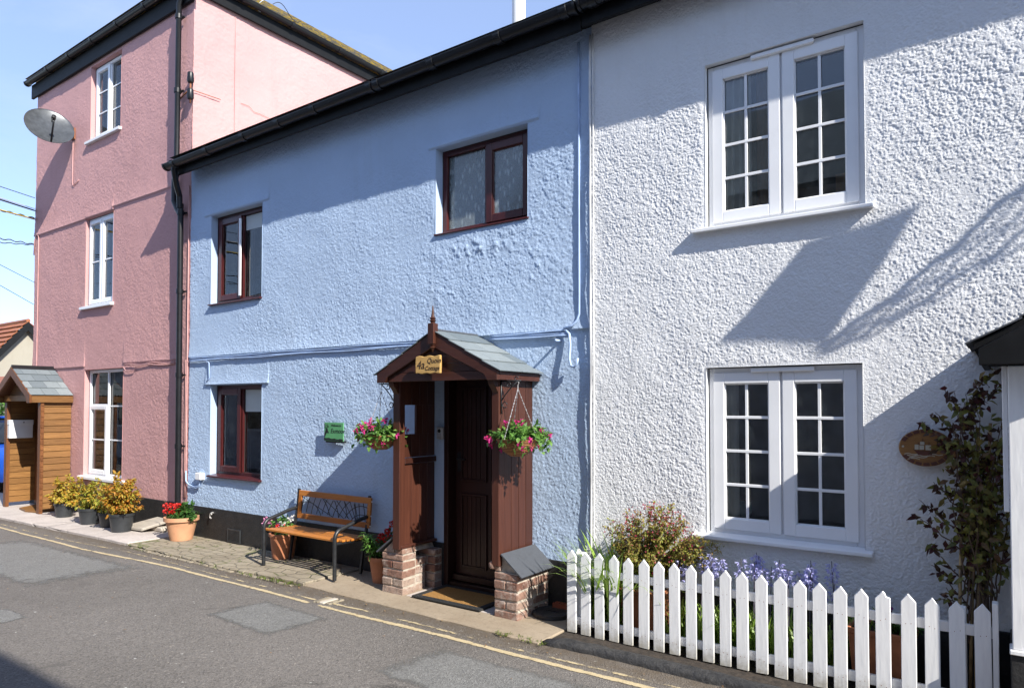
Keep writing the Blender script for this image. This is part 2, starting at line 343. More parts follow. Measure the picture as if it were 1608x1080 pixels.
# ------------------------------------------------------------------ mesh helpers
class MB:
    def __init__(s): s.v = []; s.f = []
    def add(s, vs, fs):
        b = len(s.v); s.v += [tuple(p) for p in vs]; s.f += [tuple(i + b for i in f) for f in fs]; return s
    def box(s, x0, x1, y0, y1, z0, z1):
        return s.add([(x0, y0, z0), (x1, y0, z0), (x1, y1, z0), (x0, y1, z0), (x0, y0, z1), (x1, y0, z1), (x1, y1, z1), (x0, y1, z1)],
                     [(0, 3, 2, 1), (4, 5, 6, 7), (0, 1, 5, 4), (1, 2, 6, 5), (2, 3, 7, 6), (3, 0, 4, 7)])
    def hexa(s, p):   # 8 points: bottom ring then top ring
        return s.add(p, [(0, 3, 2, 1), (4, 5, 6, 7), (0, 1, 5, 4), (1, 2, 6, 5), (2, 3, 7, 6), (3, 0, 4, 7)])
    def quad(s, a, b, c, d): return s.add([a, b, c, d], [(0, 1, 2, 3)])
    def prism(s, pts, off):   # closed polygon of 3-D points swept by a vector
        n = len(pts); off = Vector(off); q = [Vector(p) for p in pts]
        return s.add(q + [p + off for p in q], [tuple(range(n))[::-1], tuple(range(n, 2 * n))] + [(i, (i + 1) % n, n + (i + 1) % n, n + i) for i in range(n)])
    def tube(s, pts, r, seg=8, cap=True):
        pts = [Vector(p) for p in pts]; n = len(pts)
        rs = r if isinstance(r, (list, tuple)) else [r] * n
        vs = []; ref = None
        for i, p in enumerate(pts):
            d = (pts[min(i + 1, n - 1)] - pts[max(i - 1, 0)]).normalized()
            if ref is None: ref = d.orthogonal().normalized()
            ref = (ref - d * ref.dot(d)); ref = ref.normalized() if ref.length > 1e-6 else d.orthogonal().normalized()
            b = d.cross(ref)
            for k in range(seg):
                a = 2 * math.pi * k / seg; vs.append(p + (ref * math.cos(a) + b * math.sin(a)) * rs[i])
        fs = [(i * seg + k, i * seg + (k + 1) % seg, (i + 1) * seg + (k + 1) % seg, (i + 1) * seg + k) for i in range(n - 1) for k in range(seg)]
        if cap: fs += [tuple(range(seg))[::-1], tuple(range((n - 1) * seg, n * seg))]
        return s.add(vs, fs)
    def lathe(s, prof, c, seg=24, axis=None):
        c = Vector(c); ax = Vector(axis).normalized() if axis else Vector((0, 0, 1))
        u = ax.orthogonal().normalized(); w = ax.cross(u); vs = []
        for r, h in prof:
            for k in range(seg):
                a = 2 * math.pi * k / seg; vs.append(c + ax * h + (u * math.cos(a) + w * math.sin(a)) * r)
        n = len(prof)
        fs = [(i * seg + k, i * seg + (k + 1) % seg, (i + 1) * seg + (k + 1) % seg, (i + 1) * seg + k) for i in range(n - 1) for k in range(seg)]
        return s.add(vs, fs)
    def leaf(s, p, d, nrm, L, wd, bend=0.15, shape=0):
        """a pointed leaf of 6 verts that folds along its rib and droops"""
        p = Vector(p); d = Vector(d).normalized(); nrm = Vector(nrm); sd_ = d.cross(nrm)
        sd_ = sd_.normalized() if sd_.length > 1e-5 else d.orthogonal().normalized()
        nn = sd_.cross(d).normalized(); h = wd * .5
        a = p; b = p + d * L * .42 + nn * L * .05; e = p + d * L - nn * L * bend
        l_ = p + d * L * .4 + sd_ * h + nn * h * .35; r_ = p + d * L * .4 - sd_ * h + nn * h * .35
        l2 = p + d * L * .72 + sd_ * h * .62 - nn * L * bend * .3; r2 = p + d * L * .72 - sd_ * h * .62 - nn * L * bend * .3
        m2 = p + d * L * .72 - nn * L * bend * .45
        return s.add([a, l_, b, r_, l2, m2, r2, e], [(0, 2, 1), (0, 3, 2), (1, 2, 5, 4), (2, 3, 6, 5), (4, 5, 7), (5, 6, 7)])
    def blade(s, p, d, L, wd, droop=.5, n=6):
        p = Vector(p); d = Vector(d).normalized(); sd_ = d.cross(Vector((0, 0, 1)))
        sd_ = sd_.normalized() if sd_.length > 1e-4 else Vector((1, 0, 0)); hz = Vector((d.x, d.y, 0))
        vs = []
        for i in range(n):
            k = i / (n - 1); q = p + d * L * k + hz * L * .35 * k * k * droop - Vector((0, 0, 1)) * L * droop * .45 * k ** 2.4
            w_ = wd * .5 * (1 - k ** 1.8) + .0004
            vs += [q - sd_ * w_, q + sd_ * w_]
        return s.add(vs, [(2 * i, 2 * i + 1, 2 * i + 3, 2 * i + 2) for i in range(n - 1)])
    def build(s, name, mat, parent=None, smooth=False, bevel=0.0, kind=None):
        o = rootloc(parent)
        me = bpy.data.meshes.new(name)
        me.from_pydata([(x - o[0], y - o[1], z - o[2]) for x, y, z in s.v], [], s.f); me.update()
        ob = bpy.data.objects.new(name, me); COL.objects.link(ob)
        me.materials.append(MATS[mat] if isinstance(mat, str) else mat)
        if parent: ob.parent = parent
        if bevel:
            bm = bmesh.new(); bm.from_mesh(me)
            bmesh.ops.recalc_face_normals(bm, faces=bm.faces)
            es = [e for e in bm.edges if len(e.link_faces) == 2 and e.calc_face_angle(0) > .6]
            bmesh.ops.bevel(bm, geom=es, offset=bevel, segments=1, affect='EDGES', clamp_overlap=True)
            bm.to_mesh(me); bm.free()
        if smooth:
            me.polygons.foreach_set('use_smooth', [True] * len(me.polygons)); me.update()
            if smooth == 'auto':
                try: me.set_sharp_from_angle(angle=R(40))
                except Exception: pass
        if kind: ob['kind'] = kind
        return ob

def rootloc(p):
    if p is None: return Vector((0, 0, 0))
    while p.parent: p = p.parent
    return p.location
def thing(name, label, cat, loc=(0, 0, 0), group=None):
    o = bpy.data.objects.new(name, None); COL.objects.link(o); o.location = loc
    o.empty_display_size = .1; return tag(o, label, cat, group)
def tag(o, label, cat, group=None):
    o['label'] = label; o['category'] = cat
    if group: o['group'] = group
    return o
def struct(o): o['kind'] = 'structure'; return o
def copy_tree(o, parent=None):
    c = o.copy(); COL.objects.link(c)
    if parent: c.parent = parent
    for ch in list(o.children): copy_tree(ch, c)
    return c
def rnd(a, b): return random.uniform(a, b)
def rdir(up=0.0):
    while True:
        v = Vector((rnd(-1, 1), rnd(-1, 1), rnd(-1, 1)))
        if .05 < v.length < 1: v.normalize(); v.z += up; return v.normalized()

def text_mesh(s, txt, size, origin, ux, uy, nrm, depth=.0015, shear=0.0, align='LEFT'):
    cu = bpy.data.curves.new('lettering', 'FONT'); cu.body = txt; cu.size = size; cu.extrude = depth; cu.shear = shear; cu.align_x = align
    ob = bpy.data.objects.new('lettering', cu); COL.objects.link(ob)
    bpy.context.view_layer.update()
    me = bpy.data.meshes.new_from_object(ob.evaluated_get(bpy.context.evaluated_depsgraph_get()))
    o, ux, uy, nrm = map(Vector, (origin, ux, uy, nrm))
    s.add([o + ux * v.co.x + uy * v.co.y + nrm * v.co.z for v in me.vertices], [tuple(p.vertices) for p in me.polygons])
    bpy.data.objects.remove(ob); bpy.data.curves.remove(cu); bpy.data.meshes.remove(me)

# ------------------------------------------------------------------ rough wall sheets (real relief)
rng = np.random.default_rng(5)
def gnoise(nv, nu, sv, su):
    a = rng.standard_normal((nv, nu))
    fv = np.fft.fftfreq(nv)[:, None]; fu = np.fft.rfftfreq(nu)[None, :]
    a = np.fft.irfft2(np.fft.rfft2(a) * np.exp(-2 * np.pi ** 2 * ((fv * sv) ** 2 + (fu * su) ** 2)), s=(nv, nu))
    return a / a.std()
def lines(a, b, step, extra):
    n = max(1, int(round((b - a) / step))); g = np.linspace(a, b, n + 1)
    for e in extra:
        if a + 1e-4 < e < b - 1e-4:
            i = np.argmin(abs(g - e))
            if 0 < i < n and abs(g[i] - e) < step * .6: g[i] = e
            else: g = np.sort(np.append(g, e))
    return g
def rough_sheet(name, mat, parent, u0, u1, v0, v1, holes, step, lump, amp, wave, ledges=(), fmap=None, extra_mb=None, patch=None, dens=.2):
    eu = [x for h in holes for x in (h[0], h[1])]; ev = [x for h in holes for x in (h[2], h[3])]
    for L in ledges: ev += [L[2], L[2] - .002]; eu += [L[0], L[1]]
    U = lines(u0, u1, step, eu); V = np.unique(lines(v0, v1, step, ev)); nu, nv = len(U), len(V)
    s1 = lump / step
    n1 = gnoise(nv, nu, s1, s1); n2 = gnoise(nv, nu, s1 * 3.2, s1 * 3.2); n3 = gnoise(nv, nu, .35 / step, .35 / step); n4 = gnoise(nv, nu, .09 / step, .09 / step)
    # separate thrown pebbles: random impulses, blurred to round lumps that overlap here and there
    imp = (rng.random((nv, nu)) < dens * np.clip(1 + .35 * n4 + .25 * n3, .3, 2)) * rng.uniform(.45, 1.2, (nv, nu))
    fv = np.fft.fftfreq(nv)[:, None]; fu = np.fft.rfftfreq(nu)[None, :]
    imp = np.fft.irfft2(np.fft.rfft2(imp) * np.exp(-2 * np.pi ** 2 * s1 * s1 * (fv ** 2 + fu ** 2)), s=(nv, nu)) * (2 * np.pi * s1 * s1)
    h = amp * np.clip(.9 + .16 * n3, .5, 1.4) * (np.minimum(imp, 1.0 + .25 * np.tanh(imp - 1)) + .16 * n2) + wave * (n3 + .4 * n4)
    UU, VV = np.meshgrid(U, V)
    fade = np.ones_like(h)
    for a, b, c, d in holes:
        du = np.maximum(np.maximum(a - UU, UU - b), 0); dv = np.maximum(np.maximum(c - VV, VV - d), 0)
        fade = np.minimum(fade, np.clip(np.hypot(du, dv) / .035, 0, 1))
    h = h * fade
    if patch:
        for pu, pv, ru, rv, pa in patch: h += pa * np.exp(-((UU - pu) / ru) ** 2 - ((VV - pv) / rv) ** 2) * (.6 + .8 * np.maximum(n2, 0))
    for a, b, z, dep, dec in ledges:
        m = (UU >= a - 1e-4) & (UU <= b + 1e-4) & (VV >= z - 1e-4)
        h += np.where(m, dep * np.exp(-np.maximum(VV - z, 0) / dec), 0)
    P = fmap(UU, VV, h).reshape(-1, 3)
    um = (U[:-1] + U[1:]) / 2; vm = (V[:-1] + V[1:]) / 2
    keep = np.ones((nv - 1, nu - 1), bool)
    for a, b, c, d in holes: keep &= ~((um[None, :] > a) & (um[None, :] < b) & (vm[:, None] > c) & (vm[:, None] < d))
    I, J = np.nonzero(keep); q = np.stack([I * nu + J, I * nu + J + 1, (I + 1) * nu + J + 1, (I + 1) * nu + J], 1)
    used = np.unique(q); remap = np.full(nv * nu, -1); remap[used] = np.arange(len(used)); q = remap[q]; P = P[used]
    ex_v, ex_f = ([], []) if extra_mb is None else (extra_mb.v, extra_mb.f)
    if ex_v: P = np.concatenate([P, np.array(ex_v)])
    P = P - np.array(rootloc(parent))[None]
    loops = list(q.ravel()) ; starts = list(range(0, 4 * len(q), 4)); tot = [4] * len(q)
    for f in ex_f:
        starts.append(len(loops)); tot.append(len(f)); loops += [i + len(used) for i in f]
    me = bpy.data.meshes.new(name)
    me.vertices.add(len(P)); me.vertices.foreach_set('co', P.astype(np.float32).ravel())
    me.loops.add(len(loops)); me.loops.foreach_set('vertex_index', np.array(loops, np.int32))
    me.polygons.add(len(starts)); me.polygons.foreach_set('loop_start', np.array(starts, np.int32)); me.polygons.foreach_set('loop_total', np.array(tot, np.int32))
    sm = np.zeros(len(starts), bool); sm[:len(q)] = True; me.polygons.foreach_set('use_smooth', sm)
    me.update(); me.validate()
    ob = bpy.data.objects.new(name, me); COL.objects.link(ob); me.materials.append(MATS[mat]); ob.parent = parent
    return ob
def front(Y): return lambda U, V, h: np.stack([U, Y - h, V], -1)

# ------------------------------------------------------------------ windows
def rect_frame(s, x0, x1, z0, z1, w, y0, y1):
    s.box(x0, x0 + w, y0, y1, z0, z1); s.box(x1 - w, x1, y0, y1, z0, z1)
    s.box(x0 + w, x1 - w, y0, y1, z0, z0 + w); s.box(x0 + w, x1 - w, y0, y1, z1 - w, z1)
def window(house, hole, rec, mat, lights, fw=.045, sw=.05, glass='glass', sill=None, Y=W, label=None, reveal='blue_render', deep=.7, room='room_dark', gasket=True):
    """lights: list of (x0,x1,z0,z1 in hole fractions, has_sash, bars_x, bars_z)"""
    x0, x1, z0, z1 = hole; yf = Y + rec
    m = MB(); rect_frame(m, x0, x1, z0, z1, fw, yf, yf + .06)
    ws = m.build('window', mat, house, bevel=.004)
    if label: ws['label'] = label
    a, b, c, d = x0 + fw, x1 - fw, z0 + fw, z1 - fw
    mull = MB(); nm = 0
    done = set()
    for L in lights:
        lx0, lx1, lz0, lz1 = a + (b - a) * L[0], a + (b - a) * L[1], c + (d - c) * L[2], c + (d - c) * L[3]
        g = .018
        for fx, X in ((L[0], lx0), (L[1], lx1)):
            if 0 < fx < 1 and ('x', fx, L[2]) not in done: mull.box(X - g, X + g, yf + .003, yf + .058, lz0 + .001, lz1 - .001); done.add(('x', fx, L[2])); nm += 1
        for fz, Z in ((L[2], lz0), (L[3], lz1)):
            if 0 < fz < 1 and ('z', fz, L[0]) not in done: mull.box(lx0 + g + .001, lx1 - g - .001, yf + .005, yf + .056, Z - g, Z + g); done.add(('z', fz, L[0])); nm += 1
        px0, px1 = lx0 + (g if L[0] > 0 else 0), lx1 - (g if L[1] < 1 else 0)
        pz0, pz1 = lz0 + (g if L[2] > 0 else 0), lz1 - (g if L[3] < 1 else 0)
        yg = yf + .035
        if L[4]:
            e = .010; s = MB(); rect_frame(s, px0 - e, px1 + e, pz0 - e, pz1 + e, sw + e, yf - .016, yf - .001)
            rect_frame(s, px0 + .002, px1 - .002, pz0 + .002, pz1 - .002, sw + .006, yf - .0005, yf + .03)
            s.build('sash', mat, ws, bevel=.004)
            px0 += sw; px1 -= sw; pz0 += sw; pz1 -= sw; yg = yf + .012
        MB().box(px0 - .006, px1 + .006, yg, yg + .012, pz0 - .006, pz1 + .006).build('pane', glass, ws)
        if gasket:
            s = MB(); rect_frame(s, px0, px1, pz0, pz1, .006, yg - .006, yg - .001); s.build('gasket', 'rubber_gasket', ws)
        for i in range(1, L[5]):
            X = px0 + (px1 - px0) * i / L[5]; MB().box(X - .010, X + .010, yg - .010, yg - .0015, pz0 + .006, pz1 - .006).build('glazing_bar', mat, ws, bevel=.002)
        for i in range(1, L[6]):
            Z = pz0 + (pz1 - pz0) * i / L[6]; MB().box(px0 + .006, px1 - .006, yg - .012, yg - .0015, Z - .010, Z + .010).build('glazing_bar', mat, ws, bevel=.002)
    if nm: mull.build('mullion', mat, ws, bevel=.003)
    sl = MB(); rect_frame(sl, x0 + .0005, x1 - .0005, z0 + .0005, z1 - .0005, .007, yf - .003, yf + .002); sl.build('seal', 'rubber_gasket', ws)
    # dark room behind
    yb = yf + .062; r_ = MB(); e = .35
    X0, X1, Z0, Z1 = x0 - e, x1 + e, z0 - .35, z1 + .2; y2 = yf + deep + .06
    r_.quad((X0, y2, Z0), (X1, y2, Z0), (X1, y2, Z1), (X0, y2, Z1)); r_.quad((X0, yb, Z0), (X0, y2, Z0), (X0, y2, Z1), (X0, yb, Z1))
    r_.quad((X1, yb, Z0), (X1, yb, Z1), (X1, y2, Z1), (X1, y2, Z0)); r_.quad((X0, yb, Z0), (X1, yb, Z0), (X1, y2, Z0), (X0, y2, Z0)); r_.quad((X0, yb, Z1), (X0, y2, Z1), (X1, y2, Z1), (X1, yb, Z1))
    r_.quad((X0, yb, Z0), (X0, yb, Z1), (x0, yb, Z1), (x0, yb, Z0)); r_.quad((x1, yb, Z0), (x1, yb, Z1), (X1, yb, Z1), (X1, yb, Z0))
    r_.quad((x0, yb, Z0), (x0, yb, z0), (x1, yb, z0), (x1, yb, Z0)); r_.quad((x0, yb, z1), (x0, yb, Z1), (x1, yb, Z1), (x1, yb, z1))
    r_.build('room', room, ws)
    return ws
def reveals(mb, hole, Y, dep, slope=0.0):
    x0, x1, z0, z1 = hole; y0 = Y - .004; y1 = Y + dep
    mb.quad((x0, y0, z0), (x0, y0, z1), (x0, y1, z1), (x0, y1, z0)); mb.quad((x1, y0, z0), (x1, y1, z0), (x1, y1, z1), (x1, y0, z1))
    mb.quad((x0, y0, z1), (x1, y0, z1), (x1, y1, z1), (x0, y1, z1)); mb.quad((x0, y0, z0), (x0, y1, z0), (x1, y1, z0), (x1, y0, z0))
def curtain(ws, x0, x1, z0, z1, y, mat, name='curtain', folds=6, amp=.018):
    n = folds * 8; m = MB(); vs = []
    for i in range(n + 1):
        k = i / n; X = x0 + (x1 - x0) * k; yy = y + amp * math.sin(k * folds * 2 * math.pi) + rnd(-.003, .003)
        vs += [(X, yy, z0), (X, yy + rnd(-.003, .003), z1)]
    m.add(vs, [(2 * i, 2 * i + 2, 2 * i + 3, 2 * i + 1) for i in range(n)])
    return m.build(name, mat, ws, smooth=True)
def sill(house_or_win, x0, x1, z, mat, Y=W, out=.07, th=.03, rec=.06, name='sill'):
    m = MB(); m.hexa([(x0, Y - out, z - th), (x1, Y - out, z - th), (x1, Y + rec, z - th + .006), (x0, Y + rec, z - th + .006),
                      (x0, Y - out, z - .008), (x1, Y - out, z - .008), (x1, Y + rec, z + .008), (x0, Y + rec, z + .008)])
    return m.build(name, mat, house_or_win, bevel=.004)
def gutter(house, p0, p1, r=.055, mat='black_plastic', ends=(True, True)):
    p0, p1 = Vector(p0), Vector(p1); d = (p1 - p0).normalized(); sdv = d.cross(Vector((0, 0, 1))).normalized(); up = Vector((0, 0, 1))
    pro = [(math.cos(a) * r, math.sin(a) * r) for a in np.linspace(math.pi, 2 * math.pi, 15)]
    pro = [(-r - .006, .006), (-r - .006, -.004)] + pro[1:-1] + [(r + .006, -.004), (r + .006, .006), (r - .004, .006)] + [(x * .93, z * .93) for x, z in pro[1:-1]][::-1] + [(-r + .004, .006)]
    m = MB(); m.prism([p0 + sdv * x + up * z for x, z in pro], p1 - p0)
    g = m.build('gutter', mat, house, smooth='auto')
    for e, (P, s_) in zip(ends, ((p0, -1), (p1, 1))):
        if e:
            pr = [(math.cos(a) * (r + .010), math.sin(a) * (r + .010)) for a in np.linspace(math.pi, 2 * math.pi, 15)] + [(r + .01, .008), (-r - .01, .008)]
            MB().prism([P + sdv * x + up * z - d * .012 * s_ for x, z in pr], d * .024 * s_).build('end_cap', mat, g)
    return g, d, sdv
def gutter_clip(g, P, d, sdv, r=.055, w=.05, mat='black_plastic'):
    up = Vector((0, 0, 1)); P = Vector(P)
    pr = [(math.cos(a) * (r + .010), math.sin(a) * (r + .010)) for a in np.linspace(math.pi, 2 * math.pi, 13)]
    pr = pr + [(r + .016, .012), (-r - .016, .012)]
    MB().prism([P + sdv * x + up * z - d * w / 2 for x, z in pr], d * w).build('gutter_bracket', mat, g, bevel=.003)
def slates(mb, a, b, up_v, rows, per, gap=.004, th=.008, lift=.006, stagger=True):
    """courses of slates from eave edge a->b climbing along up_v; every slate its own island"""
    a, b, up_v = Vector(a), Vector(b), Vector(up_v); ex = (b - a); n = ex.cross(up_v).normalized()
    if n.z < 0: n = -n
    L = ex.length; e = ex / L; ru = up_v / rows
    for r_ in range(rows):
        off = (.5 if (r_ % 2 and stagger) else 0); i = -off
        while i < per - 1e-6:
            s0, s1 = max(0, i) / per * L, min(per, i + 1) / per * L; i += 1
            if s1 - s0 < .01: continue
            j = rnd(-.004, .004)
            p0 = a + e * (s0 + gap / 2) + ru * r_ + n * (lift + th * .9 + j * .2) - ru.normalized() * (.008 + j)
            q0 = a + e * (s1 - gap / 2) + ru * r_ + n * (lift + th * .9 + j * .2) - ru.normalized() * (.008 + j)
            p1 = a + e * (s0 + gap / 2) + ru * (r_ + 1) + n * .001; q1 = a + e * (s1 - gap / 2) + ru * (r_ + 1) + n * .001
            mb.hexa([p0, q0, q1, p1, p0 + n * th, q0 + n * th, q1 + n * th, p1 + n * th])

# ================================================================== GROUND
struct(MB().quad((-90, -60, 0), (60, -60, 0), (60, 90, 0), (-90, 90, 0)).build('road', 'asphalt'))
def edged(name, mat, rows, edge, z=.004):
    """rows: grid of (x,y) points; edge: matching 0..1 values saying how far from the outline"""
    nr, nc = len(rows), len(rows[0]); me = bpy.data.meshes.new(name)
    me.from_pydata([(x, y, z) for r_ in rows for x, y in r_], [], [(i * nc + j, i * nc + j + 1, (i + 1) * nc + j + 1, (i + 1) * nc + j) for i in range(nr - 1) for j in range(nc - 1)])
    at = me.attributes.new('edge', 'FLOAT', 'POINT'); at.data.foreach_set('value', [e for r_ in edge for e in r_])
    me.materials.append(MATS[mat]); o = bpy.data.objects.new(name, me); COL.objects.link(o); return struct(o)
def line_strip(name, mat, path, w, z):
    rows, edge = [], []; pts = []
    for (x0, y0), (x1, y1) in zip(path[:-1], path[1:]):
        n = max(2, int(abs(x1 - x0) / .12))
        for i in range(n): pts.append((x0 + (x1 - x0) * i / n, y0 + (y1 - y0) * i / n))
    pts.append(path[-1])
    for x, y in pts:
        y += .006 * math.sin(x * 3.1) + rnd(-.003, .003)
        rows.append([(x, y + w * k) for k in (-.5, -.25, 0, .25, .5)]); edge.append([0, .8, 1, .8, 0])
    edged(name, mat, rows, edge, z)
line_strip('yellow_line', 'yellow_line_paint', [(-22, 3.74), (-11.4, 3.77), (-9, 3.775), (-7.6, 3.87), (-7.1, 3.905), (-4.93, 3.895)], .052, .004)
line_strip('yellow_line', 'yellow_line_paint', [(-4.80, 3.89), (-3.5, 3.905), (-2.3, 3.912), (3, 3.92)], .060, .004)
line_strip('yellow_line', 'worn_yellow_paint', [(-22, 3.86), (-11.8, 3.876), (-9.6, 3.90), (-8.5, 4.015), (-5, 3.985), (-4.95, 3.985)], .045, .004)
line_strip('yellow_line', 'worn_yellow_paint', [(-4.75, 4.0), (-4.4, 4.015), (-3.1, 4.0), (-2.4, 4.01), (3, 4.03)], .052, .004)
def patch(quad, nx=18, ny=12):
    a, b, c, d = [Vector((x, y, 0)) for x, y in quad]; rows, edge = [], []
    for i in range(ny + 1):
        v = i / ny; r_, e_ = [], []
        for j in range(nx + 1):
            u = j / nx; p = (a * (1 - u) + b * u) * (1 - v) + (d * (1 - u) + c * u) * v
            r_.append((p.x, p.y)); e_.append(min(1, min(u, 1 - u, v, 1 - v) * 5))
        rows.append(r_); edge.append(e_)
    edged('road_patch', 'asphalt_patch', rows, edge, .0025)
patch([(-5.42, 3.16), (-4.42, 3.12), (-4.36, 3.74), (-5.36, 3.76)])
patch([(-3.42, 3.10), (-2.0, 3.02), (-1.95, 3.78), (-3.36, 3.74)])
patch([(-10.6, 2.55), (-7.3, 2.62), (-7.2, 3.78), (-10.4, 3.68)], 26, 14)
patch([(-6.9, 2.08), (-6.36, 2.10), (-6.40, 2.34), (-6.9, 2.34)], 10, 8)

def slab(name, mat, pts, z, bevel=.008):
    return struct(MB().prism([(x, y, -.05) for x, y in pts], (0, 0, z + .05)).build(name, mat, bevel=bevel))
def wob(x0, x1, y0, y1, n, a): return [(x0 + (x1 - x0) * i / n, y0 + (y1 - y0) * i / n + (rnd(-a, a) if 0 < i < n else 0)) for i in range(n + 1)]
slab('pavement', 'pink_slab', wob(-16, -8.72, 3.93, 4.19, 30, .012) + [(-8.72, 5.2), (-16, 5.2)], .034)
slab('pavement', 'old_setts', wob(-8.712, -6.3, 4.19, 4.16, 16, .02) + [(-6.3, 5.2), (-8.712, 5.2)], .028)
slab('pavement', 'old_setts', wob(-6.294, -5.42, 4.17, 4.22, 5, .018) + [(-5.42, 5.2), (-6.294, 5.2)], .034)
slab('pavement', 'apron_concrete', wob(-5.414, -2.735, 4.215, 4.16, 22, .010) + [(-2.735, 5.2), (-5.414, 5.2)], .018)
# worn edging stones in the gutter line
for i, (x0, x1) in enumerate([(-8.55, -8.1), (-8.08, -7.7), (-7.66, -7.2), (-7.18, -6.9), (-6.88, -6.45), (-6.40, -5.95), (-5.93, -5.5)]):
    y = 4.135 + rnd(-.006, .012)
    struct(MB().prism([(x0, y, -.03), (x1 - .03, y - .005, -.03), (x1, y + .035, -.03), (x0 + .02, y + .045 if False else y + .035, -.03)], (0, 0, .042)).build('kerb_stone', 'old_setts', bevel=.008))
slab('door_step', 'pink_slab', [(-4.36, 4.50), (-3.40, 4.50), (-3.40, 5.06), (-4.36, 5.06)], .024, .004)
# black kerb under the fence: one irregular tarred roll
m = MB(); n = 90; prof = [(0, -.02), (.003, .02), (.014, .042), (.045, .056), (.085, .052), (.125, .032), (.16, .0), (.16, -.02)]
vs = []
for i in range(n + 1):
    X = -2.73 + 5.7 * i / n; k = 1.0 if i > 2 else (.45, .8, .95)[i]; o = .018 * math.sin(X * 2.3) + rnd(-.007, .007)
    for y, z in prof: vs.append((X, 4.185 + o + y * (1 if i > 1 else .9) + rnd(-.004, .004), z * k + (rnd(-.006, .006) if z > 0 else 0)))
q = len(prof); m.add(vs, [(i * q + j, i * q + j + 1, (i + 1) * q + j + 1, (i + 1) * q + j) for i in range(n) for j in range(q - 1)] + [tuple(range(q))[::-1]])
struct(m.build('kerb', 'kerb_tar', smooth=True))
slab('flower_bed', 'soil', [(-2.73, 4.335), (3, 4.335), (3, 5.2), (-2.73, 5.2)], .008, .004)
# old brick edging and iron cover let into the gutter
for i in range(3):
    struct(MB().box(-4.92 + i * .065, -4.865 + i * .065, 3.93 + i * .012, 4.10 + i * .012, -.03, .012).build('kerb_stone', ('old_setts', 'stone_slab', 'old_setts')[i], bevel=.006))
# weeds and grit: uncountable
m = MB()
for i in range(70):
    X = random.choice([rnd(-8.8, -8.3), rnd(-6.6, -5.5), rnd(-6.3, -5.4), rnd(-3.2, -2.7), rnd(-8.7, -5.4)]); Y = 4.15 + rnd(-.02, .06) + (.05 if X < -8.3 else 0)
    for k in range(7): m.blade((X + rnd(-.025, .025), Y + rnd(-.015, .015), .012), (rnd(-.8, .8), rnd(-.8, .8), .8), rnd(.015, .045), .006, .8, 4)
for i in range(26):
    X = rnd(-8.7, -6.5); Y = rnd(4.3, 4.92)
    for k in range(5): m.blade((X + rnd(-.02, .02), Y + rnd(-.01, .01), .026), (rnd(-.8, .8), rnd(-.8, .8), .7), rnd(.012, .03), .005, .8, 4)
w = m.build('weeds', 'weed_leaves', kind='stuff')
m = MB()
for i in range(60):
    X = rnd(-9, 0); Y = random.choice([rnd(4.02, 4.2), rnd(2.2, 4.1)]); m.leaf((X, Y, .012), (rnd(-1, 1), rnd(-1, 1), .05), (0, 0, 1), rnd(.012, .035), rnd(.008, .018), .1)
gm = MB()
for i in range(700):
    X = rnd(-11, .2); Y = 4.10 - abs(random.gauss(0, .10)) if random.random() < .75 else rnd(2.3, 4.1); q = rnd(.0018, .0045)
    gm.hexa([(X - q, Y - q, 0), (X + q * rnd(.6, 1), Y - q, 0), (X + q, Y + q, 0), (X - q, Y + q * rnd(.5, 1), 0), (X - q * .6, Y - q * .6, q * rnd(1, 1.6)), (X + q * .5, Y - q * .6, q * 1.3), (X + q * .6, Y + q * .5, q * rnd(.8, 1.4)), (X - q * .5, Y + q * .6, q * 1.2)])
gm.build('loose_grit', 'grit', kind='stuff')
m.build('dry_leaf_litter', 'dry_leaves', kind='stuff')

# ================================================================== PINK HOUSE
PH = thing('pink_house', 'tall three-storey pink roughcast house with white windows and black gutters', 'house', (-11.2, 4.95, 0))
pt, pm, pg = (-11.67, -10.69, 5.845, 7.02), (-11.76, -10.86, 3.245, 4.625), (-11.735, -10.50, .615, 2.255)
ex = MB()
reveals(ex, pt, W, .14); reveals(ex, pm, W, .12); reveals(ex, pg, W, .14)
MB().quad((-13.70, W, -.1), (-13.70, W, 7.3), (-13.70, 12, 7.3), (-13.70, 12, -.1)).quad((-13.7, 12, -.1), (-13.7, 12, 7.3), (-8.73, 12, 7.3), (-8.73, 12, -.1)).build('rear_wall', 'pink_render', PH)
rough_sheet('front_wall', 'pink_render', PH, -13.70, -8.73, .40, 7.30, [pt, pm, pg], .0095, .0066, .0030, .0018,
            [(-13.71, -11.77, 4.62, .022, .16), (-10.86, -9.05, 4.665, .022, .16), (-13.71, -11.75, 2.30, .016, .16), (-10.5, -9.0, 2.305, .016, .16), (-11.768, -10.858, 4.63, .022, .16)], front(W), ex)
rough_sheet('side_wall', 'pink_render', PH, W, 11.0, 4.4, 7.30, [], .013, .009, .0036, .004, (), lambda U, V, h: np.stack([-8.73 + h, U, V], -1))
MB().box(-13.712, -8.735, W - .016, W + .10, -.1, .415).build('plinth', 'plinth_black', PH, bevel=.006)
